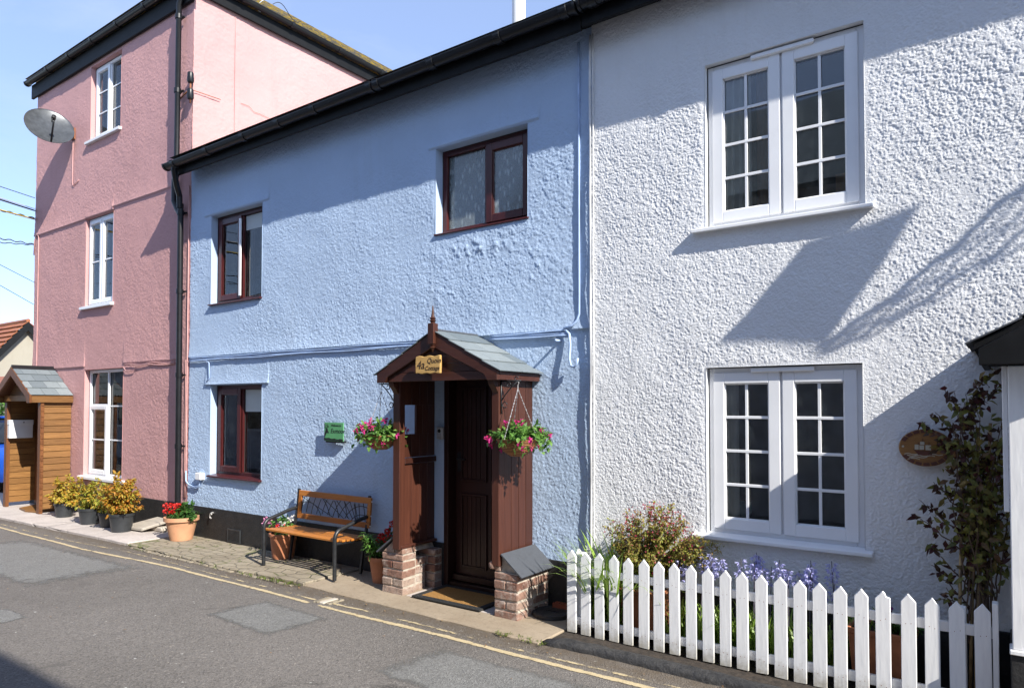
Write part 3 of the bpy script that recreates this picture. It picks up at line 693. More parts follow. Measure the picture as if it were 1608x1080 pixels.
for nm, h, rec, li, s_ in (('t', pt, .07, [(0, .5, 0, 1, True, 1, 3), (.5, 1, 0, 1, False, 1, 3)], 1),
                           ('m', pm, .045, [(0, .5, 0, 1, True, 1, 2), (.5, 1, 0, 1, True, 1, 2)], 1),
                           ('g', pg, .07, [(0, .5, 0, .675, True, 1, 2), (0, .5, .675, 1, False, 1, 1), (.5, 1, 0, 1, False, 1, 3)], 1)):
    ws = window(PH, h, rec, 'upvc_white', li, fw=.05, sw=.045, room='room_mid')
    sill(ws, h[0] - .10, h[1] + (.10 if nm == 'g' else .03), h[2] + .002, 'upvc_white', out=.05, th=.05, rec=rec - .002)
    x0, x1, z0, z1 = h
    curtain(ws, x0 - .05, x0 + (x1 - x0) * .34, z0, z1, W + rec + .14, 'curtain_pale', folds=5)
    curtain(ws, x1 - (x1 - x0) * .26, x1 + .05, z0, z1, W + rec + .14, 'curtain_pale', folds=4)
# front eaves
MB().box(-13.84, -8.60, 4.90, 4.94, 7.06, 7.30).build('fascia', 'black_paint', PH, bevel=.004)
g, d, s = gutter(PH, (-13.86, 4.845, 7.325), (-8.62, 4.845, 7.325), .05)
for X in (-13.0, -12.2, -11.4, -10.6, -9.8, -9.0): gutter_clip(g, (X, 4.845, 7.325), d, s, .05)
# side eaves
MB().box(-8.70, -8.665, 4.90, 11, 7.17, 7.34).build('fascia', 'black_paint', PH, bevel=.004)
g, d, s = gutter(PH, (-8.60, 4.86, 7.38), (-8.60, 11, 7.38), .05, ends=(True, False))
for Y in (5.6, 6.4, 7.3, 8.2, 9.1): gutter_clip(g, (-8.60, Y, 7.38), d, s, .05)
# hipped roof
rf = MB(); ez = 7.40
hx, hy = -11.2, 7.35; rz = ez + .72 * 2.6
A_, B_, C_, D_ = (-13.85, 4.80, ez - .02), (-8.62, 4.80, ez - .02), (-8.62, 12.1, ez - .02), (-13.85, 12.1, ez - .02)
E_, F_ = (hx, hy, rz), (hx, 9.6, rz)
rf.add([A_, B_, C_, D_, E_, F_], [(0, 1, 4), (1, 2, 5, 4), (2, 3, 5), (3, 0, 4, 5), (3, 2, 1, 0)])
rfo = rf.build('roof', 'lichen_slate', PH)
m = MB(); up = Vector((-.83, 0, .60)) * 2.3
slates(m, (-8.60, 4.85, ez), (-8.60, 10.2, ez), up, 9, 20, th=.009, lift=.012)
m.build('roof_slates', 'lichen_slate', rfo)
m = MB()
m.tube([(-8.62, 4.80, ez + .05), (hx, hy, rz + .06)], .07, 8); m.build('hip_tiles', 'lichen_slate', rfo)
# cable loops on the roof edge
m = MB()
for k in range(3): m.tube([(-8.62 + .06 * math.sin(a), 5.70 + .10 * k + .05 * math.cos(a), 7.46 + .10 * math.sin(a * .5 + k)) for a in np.linspace(0, 5.2, 16)], .006, 6)
m.build('loose_cable', 'cable_white', rfo, smooth=True)
m = MB(); m.tube([(-8.64, 6.1 + .5 * k, 7.55 + .08 * math.sin(k * 6)) for k in np.linspace(0, 1, 14)], .005, 6); m.build('loose_cable', 'cable_black', rfo, smooth=True)
# downpipe of the pink house
m = MB(); m.tube([(-8.80, 4.845, 7.29), (-8.86, 4.86, 7.18), (-8.955, 4.87, 7.05), (-8.965, 4.87, 4.80)], .036, 12)
m.tube([(-8.965, 4.87, 4.80), (-9.01, 4.87, 4.70), (-9.01, 4.87, 4.42), (-8.92, 4.87, 4.29), (-8.85, 4.87, 4.22)], .040, 12)
m.tube([(-8.85, 4.87, 4.36), (-8.84, 4.87, 2.0), (-8.83, 4.87, .40)], .038, 12)
m.tube([(-8.83, 4.87, .44), (-8.83, 4.87, .40), (-8.83, 4.82, .33)], .038, 12)
dp = m.build('downpipe', 'black_plastic', PH, smooth='auto')
m = MB()
for X, z in ((-8.957, 6.9), (-8.963, 5.9), (-8.965, 4.86), (-8.848, 4.24), (-8.846, 3.2), (-8.838, 2.1), (-8.835, 1.17)):
    m.lathe([(.037, -.03), (.046, -.03), (.046, .03), (.037, .03)], (X, 4.87, z), 12); m.box(X - .065, X + .065, 4.905, 4.925, z - .012, z + .012)
m.build('pipe_bracket', 'black_plastic', dp, smooth='auto')
# thin service cables painted pink, crack and rod on the side wall
m = MB(); m.tube([(-13.52, 4.935, z) for z in np.linspace(4.6, .5, 10)], .008, 6); m.build('wall_cable', 'pink_cable', PH, smooth=True); m = MB(); m.tube([(-13.52, 4.935, 4.6), (-13.58, 4.93, 4.66), (-13.66, 4.925, 4.55), (-13.68, 4.925, 4.3)], .010, 6)
m.build('wall_cable', 'pink_cable', PH, smooth=True); m = MB(); m.tube([(-8.76, 4.935, z) for z in np.linspace(4.6, .5, 10)], .009, 6); m.tube([(-8.79, 4.935, z) for z in np.linspace(2.3, .5, 6)], .007, 6)
m.build('wall_cable', 'pink_cable', PH, smooth=True); m = MB(); m.tube([(X, 4.925, 2.285 + .012 * math.sin(X * 9)) for X in np.linspace(-10.45, -9.05, 24)], .007, 6); m.tube([(X, 4.925, 2.262 + .012 * math.sin(X * 7 + 1) - (.05 if -10.4 < X < -10.1 else 0)) for X in np.linspace(-10.45, -9.05, 24)], .006, 6)
m.build('wall_cable', 'pink_cable', PH, smooth=True)
m = MB(); m.tube([(-12.25, 4.935, 6.02), (-12.25, 4.935, 5.30), (-12.23, 4.935, 5.24), (-12.02, 4.935, 5.30)], .006, 6); m.build('dish_cable', 'pink_cable', PH, smooth=True)
m = MB(); m.tube([(-8.715, 5.554, z) for z in np.linspace(7.15, 4.9, 12)], .0035, 5); m.build('wall_wire', 'pink_cable', PH)
m = MB(); m.tube([(-8.722, 5.654, 5.95), (-8.722, 5.78, 5.955), (-8.722, 5.86, 5.90), (-8.722, 5.95, 5.905), (-8.722, 6.17, 5.887)], .0022, 5); m.build('crack', 'rust', PH)

# insulators at the pink corner
t_ = thing('cable_insulator', 'pair of black insulators on a thin bracket at the pink corner', 'insulator', (-8.74, 4.90, 5.8))
m = MB()
for z in (6.0, 5.78): m.lathe([(0, .085), (.034, .085), (.040, .07), (.040, .02), (.044, .018), (.044, -.03), (.036, -.05), (0, -.05)], (-8.70, 4.90, z), 14)
m.build('insulator', 'black_plastic', t_, smooth='auto')
m = MB(); m.tube([(-8.70, 4.90, 6.08), (-8.70, 4.90, 5.68)], .012, 8); m.tube([(-8.95, 4.90, 5.80), (-8.85, 4.90, 5.83), (-8.70, 4.90, 5.87)], .010, 8); m.tube([(-8.70, 4.90, 5.86), (-8.70, 5.33, 5.88)], .005, 6)
m.build('bracket', 'rust', t_, smooth=True)

# satellite dish
nrm = Vector((.867, -.167, .436)).normalized(); cen = Vector((-12.28, 4.60, 6.10))
t_ = thing('satellite_dish', 'dark grey satellite dish on an arm high on the pink wall', 'satellite dish', (-12.25, 4.95, 6.09))
m = MB(); prof = []
for i in range(13): r_ = .335 * i / 12; prof.append((r_, .40 * r_ * r_ - .015))
prof += [(.340, .034), (.338, .024), (.33, .018)] + [(r_, .40 * r_ * r_ - .028) for r_ in (.26, .18, .09, 0)]
m.lathe(prof, cen, 40, nrm); m.build('reflector', 'dish_grey', t_, smooth='auto')
up_ = (Vector((0, 0, 1)) - nrm * nrm.z).normalized()
lnb = cen + nrm * .30 - up_ * .10
m = MB(); m.tube([cen - up_ * .32 + nrm * .03, lnb - up_ * .06 - nrm * .01, lnb], .014, 8); m.build('feed_arm', 'black_plastic', t_, smooth=True)
m = MB(); m.lathe([(0, -.06), (.030, -.055), (.034, 0), (.026, .02), (.02, .07), (0, .075)], lnb, 12, -nrm); m.build('receiver', 'black_plastic', t_, smooth='auto')
m = MB(); m.tube([cen - nrm * .03, cen - nrm * .12 + Vector((0, .02, 0)), (-12.33, 4.80, 6.02), (-12.25, 4.93, 6.05)], .018, 8); m.box(-12.31, -12.19, 4.925, 4.945, 6.00, 6.18);
m.build('mounting_arm', 'rust', t_, smooth='auto')

# overhead wires fixed to the far corner of the pink house
WIRES = [('topmost thin black overhead wire beside the pink house', [((-13.70, 4.93, 5.30), (-11.03, 3.0, 4.73), .006, 'cable_black', 0)]),
         ('thick black-and-white overhead wire just above the yellow one', [((-13.70, 4.93, 5.08), (-11.02, 3.0, 4.55), .013, 'cable_black', 0), ((-13.70, 4.93, 5.11), (-11.02, 3.0, 4.57), .006, 'cable_white', 0)]),
         ('thick yellow-and-black overhead wire beside the pink house', [((-13.70, 4.93, 4.93), (-11.01, 3.0, 4.38), .012, 'cable_yellow', 0), ((-13.70, 4.93, 4.945), (-11.01, 3.0, 4.36), .010, 'cable_black', .02)]),
         ('upper one of two twisted overhead wires meeting at the pink corner', [((-13.80, 4.97, 4.51), (-10.98, 3.0, 3.95), .008, 'cable_black', .02)]),
         ('lower one of two twisted overhead wires meeting at the pink corner', [((-13.80, 4.97, 4.50), (-10.97, 3.0, 3.83), .007, 'cable_black', .015)]),
         ('thin sloping overhead wire between the twisted pair and the lowest wire', [((-13.70, 4.95, 3.83), (-10.97, 3.0, 3.83), .005, 'cable_black', 0)]),
         ('lowest thin overhead wire, just above the far cottage roof', [((-13.72, 4.95, 3.45), (-10.96, 3.0, 3.60), .005, 'cable_black', 0)])]
for lab, cores in WIRES:
    tw = thing('overhead_wire', lab, 'wire', cores[0][0], 'overhead wires left of the pink house')
    for a, b, r_, mt, wv in cores:
        a, b = Vector(a), Vector(b); m = MB(); pts = []
        for k in np.linspace(0, 1.0, 30): p = a.lerp(b, k); p.z += wv * math.sin(k * 40) * .6; pts.append(p)
        m.tube(pts, r_, 6); m.build('core', mt, tw, smooth=True)

# ================================================================== BLUE HOUSE
BH = thing('blue_house', 'pale blue roughcast cottage with mahogany window frames and black plinth', 'house', (-5.73, 4.95, 0))
ul, ur, ll = (-8.25, -7.172, 2.985, 4.115), (-4.427, -3.362, 3.335, 4.155), (-8.227, -7.15, .825, 1.955)
dr = (-4.31, -3.40, -.1, 2.06)
ex = MB()
for h in (ul, ur, ll): reveals(ex, h, W, .17)
reveals(ex, dr, W, .2)
MB().quad((-8.73, 11, -.1), (-8.73, 11, 4.8), (-2.72, 11, 4.8), (-2.72, 11, -.1)).build('rear_wall', 'blue_render', BH)
rough_sheet('wall', 'blue_render', BH, -8.73, -2.72, .40, 4.85, [ul, ur, ll, dr], .0066, .0047, .0034, .0020,
            [(-8.74, -2.71, 2.325, .022, .13), (-8.39, -7.04, 4.12, .022, .09), (-4.51, -3.24, 4.16, .022, .09), (-8.35, -7.02, 1.96, .022, .10)], front(W), ex,
            [(-3.95, 3.14, .42, .09, .0055), (-3.2, 2.9, .3, .3, .0025), (-4.5, 2.75, .3, .12, .0025)])
m = MB(); m.box(-8.728, -4.312, W - .014, W + .10, -.1, .415); m.box(-3.398, -2.722, W - .014, W + .10, -.1, .415); m.build('plinth', 'plinth_black', BH, bevel=.006)
w1 = window(BH, ul, .09, 'mahogany_frame', [(0, .5, 0, 1, True, 1, 1), (.5, 1, 0, 1, False, 1, 1)], fw=.055, sw=.06)
w2 = window(BH, ur, .10, 'mahogany_frame', [(0, .5, 0, 1, False, 1, 1), (.5, 1, 0, 1, True, 1, 1)], fw=.055, sw=.06, glass='ripple_glass', room='room_mid', label='upper mahogany window with rippled obscured glass')
w3 = window(BH, ll, .09, 'mahogany_frame', [(0, .5, 0, 1, True, 1, 1), (.5, 1, 0, 1, False, 1, 1)], fw=.055, sw=.06)
MB().box(-7.735, -7.70, W + .055, W + .07, 3.06, 4.02).build('weather_strip', 'upvc_white', w1)
for ws, h in ((w1, ul), (w3, ll)):
    x0, x1, z0, z1 = h
    MB().box(x0 + .05, (x0 + x1) / 2 - .02, W + .122, W + .128, z0 + (.0 if ws is w1 else .05), z1).build('blind', 'blind_pale', ws)
    MB().box((x0 + x1) / 2 + .03, x1, W + .122, W + .128, z1 - (.24 if ws is w1 else .33), z1).build('blind', 'blind_pale', ws)
    curtain(ws, (x0 + x1) / 2 + .0, (x0 + x1) / 2 + .12, z0, z1, W + .155, 'curtain_pale', folds=2)
sill(w1, -8.27, -7.165, 2.99, 'mahogany_frame', out=.035, th=.025, rec=.088)
sill(w2, -4.44, -3.35, 3.34, 'mahogany_frame', out=.02, th=.022, rec=.098)
sill(w3, -8.24, -7.14, .83, 'mahogany_frame', out=.045, th=.028, rec=.088)
# eaves of the blue house
m = MB(); m.box(-8.72, -2.70, 4.72, 4.75, 4.665, 4.86); m.build('fascia', 'black_paint', BH, bevel=.004)
m = MB()
m.box(-8.72, -2.70, 4.752, W, 4.80, 4.83); m.build('soffit', 'black_paint', BH)
g, d, s = gutter(BH, (-8.80, 4.655, 4.795), (-2.70, 4.655, 4.825), .058)
for X in (-8.6, -7.85, -7.1, -6.45, -5.85, -5.0, -4.9, -4.2, -3.45, -2.8): gutter_clip(g, (X, 4.655, 4.795 + .03 * (X + 8.8) / 6.1), d, s, .058, .07)
m = MB(); m.add([(-8.70, 4.63, 4.87), (-2.72, 4.63, 4.87), (-2.72, 8.6, 7.15), (-8.70, 8.6, 7.15), (-8.70, 11.2, 4.87), (-2.72, 11.2, 4.87)], [(0, 1, 2, 3), (3, 2, 5, 4), (0, 3, 4), (1, 5, 2)])
m.build('roof', 'slate', BH)
m = MB(); m.tube([(-8.62, 4.655, 4.76), (-8.63, 4.655, 4.70), (-8.72, 4.74, 4.55), (-8.83, 4.84, 4.46), (-8.84, 4.85, 4.30)], .037, 12); m.build('swan_neck_pipe', 'black_plastic', BH, smooth='auto')
# flue
t_ = thing('flue_pipe', 'pale round metal flue standing up behind the blue house gutter', 'flue', (-4.20, 6.0, 5.5))
m = MB(); m.lathe([(.073, -.3), (.073, 1.6)], (-4.19, 6.0, 5.5), 24); m.build('pipe', 'flue_metal', t_, smooth=True)
m = MB(); m.lathe([(0, 1.74), (.12, 1.68), (.12, 1.64), (.073, 1.60)], (-4.19, 6.0, 5.5), 24); m.build('cowl', 'flue_metal', t_, smooth='auto')
# wires, conduit and hook on the blue wall
m = MB()
m.tube([(-2.845, W - .012, z) for z in np.linspace(4.70, 2.45, 14)] + [(-2.86, W - .02, 2.40), (-2.90, W - .03, 2.355), (-2.98, W - .035, 2.335)], .010, 8)
for k, (dz, r_) in enumerate(((-.018, .009), (-.034, .007), (.0, .006))):
    m.tube([(X, W - .022 - .004 * k, 2.318 + dz + .004 * math.sin(X * 5 + k * 2)) for X in np.linspace(-2.95, -3.75, 14)], r_, 6)
    c_ = MB(); c_.tube([(X, W - .020 - .004 * k, 2.312 + dz + .005 * math.sin(X * 4 + k * 2)) for X in np.linspace(-4.5, -8.70, 60)], r_ * .9, 6); c_.build('wall_cable', 'blue_cable', BH, smooth=True)
m.build('wall_cable', 'blue_cable', BH, smooth=True); m = MB(); m.tube([(-8.70, W - .02, 2.29), (-8.30, W - .02, 2.27), (-8.24, W - .02, 2.24), (-8.23, W - .02, 2.05), (-8.30, W - .02, 2.0)], .007, 6)
m.build('wall_cable', 'blue_cable', BH, smooth=True)
m = MB(); m.tube([(-2.97, W - .025, 2.325), (-2.93, W - .03, 2.29), (-2.915, W - .04, 2.20), (-2.918, W - .05, 2.08), (-2.90, W - .055, 2.025), (-2.868, W - .06, 2.012), (-2.84, W - .06, 2.04), (-2.832, W - .06, 2.085)], .011, 8)
m.tube([(-3.035, W - .005, 2.240), (-3.02, W - .10, 2.236)], .011, 8); m.build('wall_hook', 'blue_cable', BH, smooth=True)
m = MB(); m.tube([(-2.728, W - .03 + .004 * math.sin(z * 7), z) for z in np.linspace(4.72, .45, 40)], .011, 6); m.tube([(-2.70, W - .034, z) for z in np.linspace(4.72, .45, 30)], .006, 6)
m.build('corner_cable', 'cable_white', BH, smooth=True)
m = MB(); m.box(-8.45, -8.33, W - .07, W - .002, .755, .845); jb = m.build('junction_box', 'upvc_white', BH, bevel=.008)
m = MB(); m.tube([(-8.74, W - .025, .85), (-8.73, W - .03, .72), (-8.66, W - .03, .675), (-8.52, W - .03, .655), (-8.44, W - .03, .67), (-8.40, W - .03, .76)], .009, 6)
m.tube([(-8.75, W - .025, .80), (-8.72, W - .03, .70), (-8.62, W - .03, .655), (-8.50, W - .03, .64), (-8.42, W - .03, .66), (-8.385, W - .03, .76)], .007, 6); m.build('cable', 'blue_cable', jb, smooth=True)
# vent grille
m = MB(); rect_frame(m, -7.79, -7.525, .04, .20, .014, W - .03, W - .015)
for i in range(9): m.box(-7.776, -7.539, W - .028, W - .016, .058 + i * .0148, .066 + i * .0148)
m.build('vent_grille', 'pot_plastic', BH)
m = MB(); m.lathe([(.012, 0), (.012, .03)], (-8.12, W - .012, .36), 10, (0, -1, 0)); m.tube([(-8.12 + .02 * math.cos(a), W - .045, .325 + .035 * math.sin(a)) for a in np.linspace(.3, 5.6, 14)], .006, 6); m.build('hose_ring', 'chain_metal', BH, smooth=True)

# front door, set back inside the porch
yd = 5.05
m = MB(); m.box(-4.308, -4.255, W - .012, yd + .05, .03, 2.03); m.box(-3.455, -3.402, W - .012, yd + .05, .03, 2.03); m.box(-4.255, -3.455, W - .012, yd + .05, 1.97, 2.03); m.box(-4.255, -3.455, W + .004, yd + .05, .026, .07)
dfr = m.build('door_frame', 'door_wood', BH, bevel=.004)
m = MB(); m.box(-4.252, -3.458, yd, yd + .045, .075, 1.967); dl = m.build('door', 'door_wood', BH)
m = MB()
for x0, x1, z0, z1 in ((-4.16, -3.90, 1.02, 1.85), (-3.82, -3.56, 1.02, 1.85), (-4.16, -3.90, .22, .86), (-3.82, -3.56, .22, .86)):
    n = 5
    for i in range(n): X = x0 + (x1 - x0) * i / n; m.box(X + .002, X + (x1 - x0) / n - .002, yd - .006, yd - .001, z0, z1)
    rect_frame(m, x0 - .022, x1 + .022, z0 - .022, z1 + .022, .02, yd - .016, yd - .0015)
m.box(-4.25, -3.46, yd - .05, yd - .002, .08, .13)
m.build('door_panels', 'door_wood', dl, bevel=.002)
m = MB(); m.box(-4.225, -4.185, yd - .010, yd - .001, 1.08, 1.26); m.tube([(-4.205, yd - .01, 1.20), (-4.205, yd - .045, 1.20), (-4.10, yd - .05, 1.20)], .009, 8); m.build('door_handle', 'black_iron', dl, smooth='auto', bevel=0)

# ================================================================== WHITE HOUSE
WH = thing('white_house', 'white roughcast cottage with two white georgian-bar windows, right', 'house', (0.2, 4.95, 0))
YW = W - .018
wu, wl = (-1.775, -.722, 2.99, 4.195), (-1.782, -.752, .775, 1.975)
ex = MB(); reveals(ex, wu, YW, .12); reveals(ex, wl, YW, .12)
e2 = MB(); e2.quad((.72, YW, .4), (6, YW, .4), (6, YW, 4.85), (.72, YW, 4.85)); e2.quad((-2.70, 11, -.1), (-2.7, 11, 4.8), (6, 11, 4.8), (6, 11, -.1)); e2.quad((6, YW, -.1), (6, YW, 4.85), (6, 11, 4.85), (6, 11, -.1)); e2.build('rear_wall', 'white_render', WH); ex.quad((-2.72, YW, .4), (-2.72, YW, 4.85), (-2.72, W + .05, 4.85), (-2.72, W + .05, .4))
rough_sheet('wall', 'white_render', WH, -2.72, .72, .40, 4.85, [wu, wl], .0046, .0034, .0035, .0016, (), front(YW), ex, dens=.22)
MB().box(-2.718, 6, W - .035, W + .1, -.1, .40).build('plinth', 'plinth_black', WH, bevel=.006)
wsu = window(WH, wu, .05, 'upvc_white', [(0, .5, 0, 1, True, 2, 4), (.5, 1, 0, 1, True, 2, 4)], fw=.05, sw=.068, Y=YW)
wsl = window(WH, wl, .05, 'upvc_white', [(0, .5, 0, 1, True, 2, 4), (.5, 1, 0, 1, True, 2, 4)], fw=.05, sw=.068, Y=YW)
for ws, h in ((wsu, wu), (wsl, wl)):
    sill(ws, h[0] - .095, h[1] + .05, h[2] + .004, 'upvc_white', Y=YW, out=.055, th=.034, rec=.048)
    m = MB(); c = (h[0] + h[1]) / 2; m.box(c - .20, c + .22, YW + .012, YW + .045, h[3] - .043, h[3] - .012); m.build('trickle_vent', 'upvc_white', ws, bevel=.005)
curtain(wsu, -1.74, -1.47, 2.99, 4.2, YW + .105, 'curtain_pale', folds=5, amp=.03); curtain(wsu, -1.46, -1.22, 2.99, 4.2, YW + .19, 'curtain_tan', folds=3)
curtain(wsl, -1.76, -1.58, .9, 1.98, YW + .105, 'curtain_pale', folds=2, amp=.02)
MB().box(-.98, -.70, YW + .45, YW + .47, 3.0, 3.36).build('chair_back', 'curtain_tan', wsu)
# eaves of the white house
MB().box(-2.695, 6, 4.72, 4.75, 4.69, 4.87).build('fascia', 'black_paint', WH, bevel=.004)
m = MB(); m.box(-2.695, 6, 4.752, YW, 4.80, 4.83); m.build('soffit', 'black_paint', WH)
g, d, s = gutter(WH, (-2.66, 4.655, 4.835), (6, 4.655, 4.85), .058)
for X in (-2.55, -1.8, -1.0, -.2): gutter_clip(g, (X, 4.655, 4.835), d, s, .058, .07)
m = MB(); m.add([(-2.70, 4.63, 4.88), (6, 4.63, 4.88), (6, 8.6, 7.16), (-2.70, 8.6, 7.16), (-2.70, 11.2, 4.88), (6, 11.2, 4.88)], [(0, 1, 2, 3), (3, 2, 5, 4), (0, 3, 4), (1, 5, 2)])
m.build('roof', 'slate', WH)
# small things on the lower window sill, indoors
t_ = thing('ceramic_jug', 'small pale ceramic jug on the sill inside the lower white window', 'jug', (-1.60, YW + .17, .83))
m = MB(); m.lathe([(0, 0), (.05, .0), (.065, .04), (.06, .09), (.035, .13), (.04, .17), (.036, .17), (.03, .13), (0, .02)], (-1.60, YW + .19, .83), 20); m.build('body', 'ceramic_teal', t_, smooth=True)
m = MB(); m.tube([(-1.565, YW + .19, .98), (-1.53, YW + .19, 1.0), (-1.525, YW + .19, .93), (-1.545, YW + .19, .89)], .007, 8); m.build('handle', 'ceramic_teal', t_, smooth=True)

# ================================================================== TIMBER PORCH of the pink house
t_ = thing('timber_porch', 'orange-brown boarded timber porch with small slate roof, pink house', 'porch', (-12.7, 4.7, 0))
xr, xl, yf, yb_ = -12.16, -13.49, 4.49, 4.935
for X, sgn in ((xr, 1), (xl, -1)):
    m = MB(); nb = 17
    for i in range(nb):
        z0 = .10 + i * 1.68 / nb; z1 = z0 + 1.68 / nb - .006
        th = .022 + .010; m.hexa([(X - .02 * sgn, yf + .055, z0), (X + .014 * sgn, yf + .055, z0), (X + .014 * sgn, yb_, z0), (X - .02 * sgn, yb_, z0), (X - .02 * sgn, yf + .055, z1), (X + .004 * sgn, yf + .055, z1), (X + .004 * sgn, yb_, z1), (X - .02 * sgn, yb_, z1)])
    m.build('side_panel', 'cedar', t_, bevel=.003); MB().box(X - .024 if sgn > 0 else X - .0185, X - .0202 if sgn > 0 else X - .0145, yf + .055, yb_, .10, 1.78).build('panel_backing', 'cedar_dark', t_)
    m = MB(); m.box(X - .055 * (sgn > 0) - .045 * (sgn < 0) , X + .045 * (sgn > 0) + .055 * (sgn < 0), yf, yf + .05, .034, 1.79)
    for i in range(20): z = .08 + i * .085; m.box(X + (.045 if sgn > 0 else .055) + .001 if sgn > 0 else X - .045 - .006, X + .052 if sgn > 0 else X - .046, yf + .004, yf + .046, z, z + .055)
    m.build('post', 'cedar_dark', t_, bevel=.004)
# gable roof
ax, ez_, rz_, y0 = -12.83, 1.80, 2.33, 4.345
exr, exl = -12.10, -13.57
m = MB(); th = .02
for ex_, s_ in ((exr, 1), (exl, -1)):
    m.prism([(ax, y0 + .02, rz_ - .03), (ex_, y0 + .02, ez_ + .05), (ex_, y0 + .02, ez_ + .03), (ax, y0 + .02, rz_ - .05)], (0, yb_ - y0 - .02, 0))
rfo = m.build('roof', 'cedar_dark', t_)
m = MB()
for ex_ in (exr, exl): slates(m, (ex_, y0 - .01, ez_ + .055), (ex_, yb_, ez_ + .055), (ax - ex_, 0, rz_ - .03 - ez_ - .055), 4, 3, th=.008)
m.build('roof_slates', 'slate', rfo)
m = MB(); m.prism([(ax - .11, y0 - .01, rz_ - .11), (ax, y0 - .01, rz_ + .015), (ax + .11, y0 - .01, rz_ - .11), (ax + .10, y0 - .01, rz_ - .115), (ax, y0 - .01, rz_ - .01), (ax - .10, y0 - .01, rz_ - .115)], (0, yb_ - y0 + .01, 0)); m.build('ridge', 'black_plastic', rfo)
m = MB()
for ex_ in (exr, exl):
    s_ = 1 if ex_ > ax else -1
    m.prism([(ax, y0 - .02, rz_ - .02), (ex_ + .02 * s_, y0 - .02, ez_ + .06), (ex_ + .02 * s_, y0 - .02, ez_ - .06), (ex_ - .10 * s_, y0 - .02, ez_ - .06), (ex_ - .12 * s_, y0 - .02, ez_ + .02), (ax, y0 - .02, rz_ - .16)], (0, .03, 0))
m.build('barge_board', 'cedar_dark', t_, bevel=.003)
MB().box(exr - .03, exr + .012, y0 + .012, yb_, ez_ - .055, ez_ + .045).build('eaves_board', 'cedar', t_, bevel=.003)
MB().box(exl - .012, exl + .03, y0 + .012, yb_, ez_ - .055, ez_ + .045).build('eaves_board', 'cedar', t_, bevel=.003)
m = MB()
m.prism([(ax - .56, yf - .01, ez_ + .0), (ax + .56, yf - .01, ez_), (ax, yf - .01, rz_ - .10)], (0, .02, 0)); m.box(ax - .61, ax + .61, yf - .04, yf - .012, ez_ - .03, ez_ + .06); m.build('gable_board', 'cedar', t_, bevel=.002)
MB().box(-13.47, -12.18, 4.915, 4.934, .05, 1.85).build('door', 'cedar_dark', t_)
m = MB(); m.prism([(-12.95, 4.52, .034), (-12.55, 4.46, .034), (-12.28, 4.52, .034), (-12.28, 4.90, .034), (-13.2, 4.90, .034)], (0, 0, .03)); m.build('threshold', 'cedar', t_, bevel=.004)
t_ = thing('letterbox', 'white metal letterbox fixed inside the timber porch', 'letterbox', (-13.28, 4.66, 1.3))
MB().box(-13.465, -13.35, 4.50, 4.84, 1.16, 1.45).build('body', 'letterbox_white', t_, bevel=.006)
m = MB(); m.box(-13.468, -13.342, 4.495, 4.845, 1.38, 1.462); m.build('lid', 'letterbox_white', t_, bevel=.006)
m = MB(); m.lathe([(0, .004), (.010, .004), (.010, 0)], (-13.34, 4.70, 1.42), 10, (1, 0, 0)); m.build('lock', 'ink_black', t_)

# ================================================================== potted plants
def shrub(stem, leaf, base, c, rad, nb, nl, L, wd, upd=.4, sr=.005, fill=.35, flat=.0):
    """branches fan out from base into an uneven ellipsoid; leaves sit along the outer part of each"""
    base, c = Vector(base), Vector(c)
    for i in range(nb):
        d = rdir(); k = rnd(.65, 1.08); tip = c + Vector((d.x * rad[0], d.y * rad[1], d.z * rad[2])) * k
        if tip.z < base.z + .02: tip.z = base.z + rnd(.02, .08)
        mid = base.lerp(tip, .45) + Vector((0, 0, .18 * (tip - base).length)) + rdir() * .02
        pts = []
        for j in range(7):
            q = j / 6; pts.append(base * (1 - q) ** 2 + mid * 2 * q * (1 - q) + tip * q * q)
        stem.tube(pts, [sr * (1 - .8 * j / 6) for j in range(7)], 5, False)
        for j in range(nl):
            q = rnd(fill, 1.0); p = base * (1 - q) ** 2 + mid * 2 * q * (1 - q) + tip * q * q + rdir() * rnd(0, .03)
            dd = ((p - c).normalized() + rdir() * 1.0 + Vector((0, 0, -.1))).normalized()
            n_ = (Vector((0, 0, 1)) * (1 - flat * 0) + rdir() * .7)
            leaf.leaf(p, dd, n_, L * rnd(.6, 1.3), wd * rnd(.7, 1.2), rnd(.05, .3))
def pot_profile(rb, rt, h, rim=.0, rimh=.03):
    return [(0, .0), (rb, 0), (rb + (rt - rb) * .9, h - rimh), (rt + rim, h - rimh), (rt + rim, h), (rt - .008, h), (rt - .012, h - .025), (0, h - .025)]

def acer(x, y, z, rb, rt, h, c, rad, nb, nl, mat, label):
    t_ = thing('potted_acer', label, 'potted plant', (x, y, z), 'acers in black plastic pots along the pink wall')
    m = MB(); m.lathe(pot_profile(rb, rt, h, .006, .035), (x, y, z), 28); p = m.build('pot', 'pot_plastic', t_, smooth='auto')
    m = MB(); m.lathe([(0, h - .03), (rt - .01, h - .03)], (x, y, z), 20); m.build('soil', 'soil', p)
    s, l = MB(), MB(); shrub(s, l, (x, y, z + h - .04), (x + c[0], y + c[1], z + c[2]), rad, nb, nl, .052, .028, fill=.3)
    s.build('stem', 'twig', t_); l.build('foliage', mat, t_)
acer(-11.55, 4.62, .034, .105, .135, .21, (0.02, .02, .40), (.27, .22, .24), 44, 54, 'acer_leaves', 'yellow-green potted acer right beside the timber porch')
acer(-10.58, 4.56, .034, .115, .145, .225, (0.0, .04, .39), (.29, .22, .23), 44, 54, 'acer_green', 'green and orange potted acer, middle one in the row')
acer(-9.60, 4.53, .034, .12, .15, .24, (-.04, .02, .45), (.33, .25, .30), 58, 58, 'acer_orange', 'largest orange-tinged potted acer beside the loose slab')
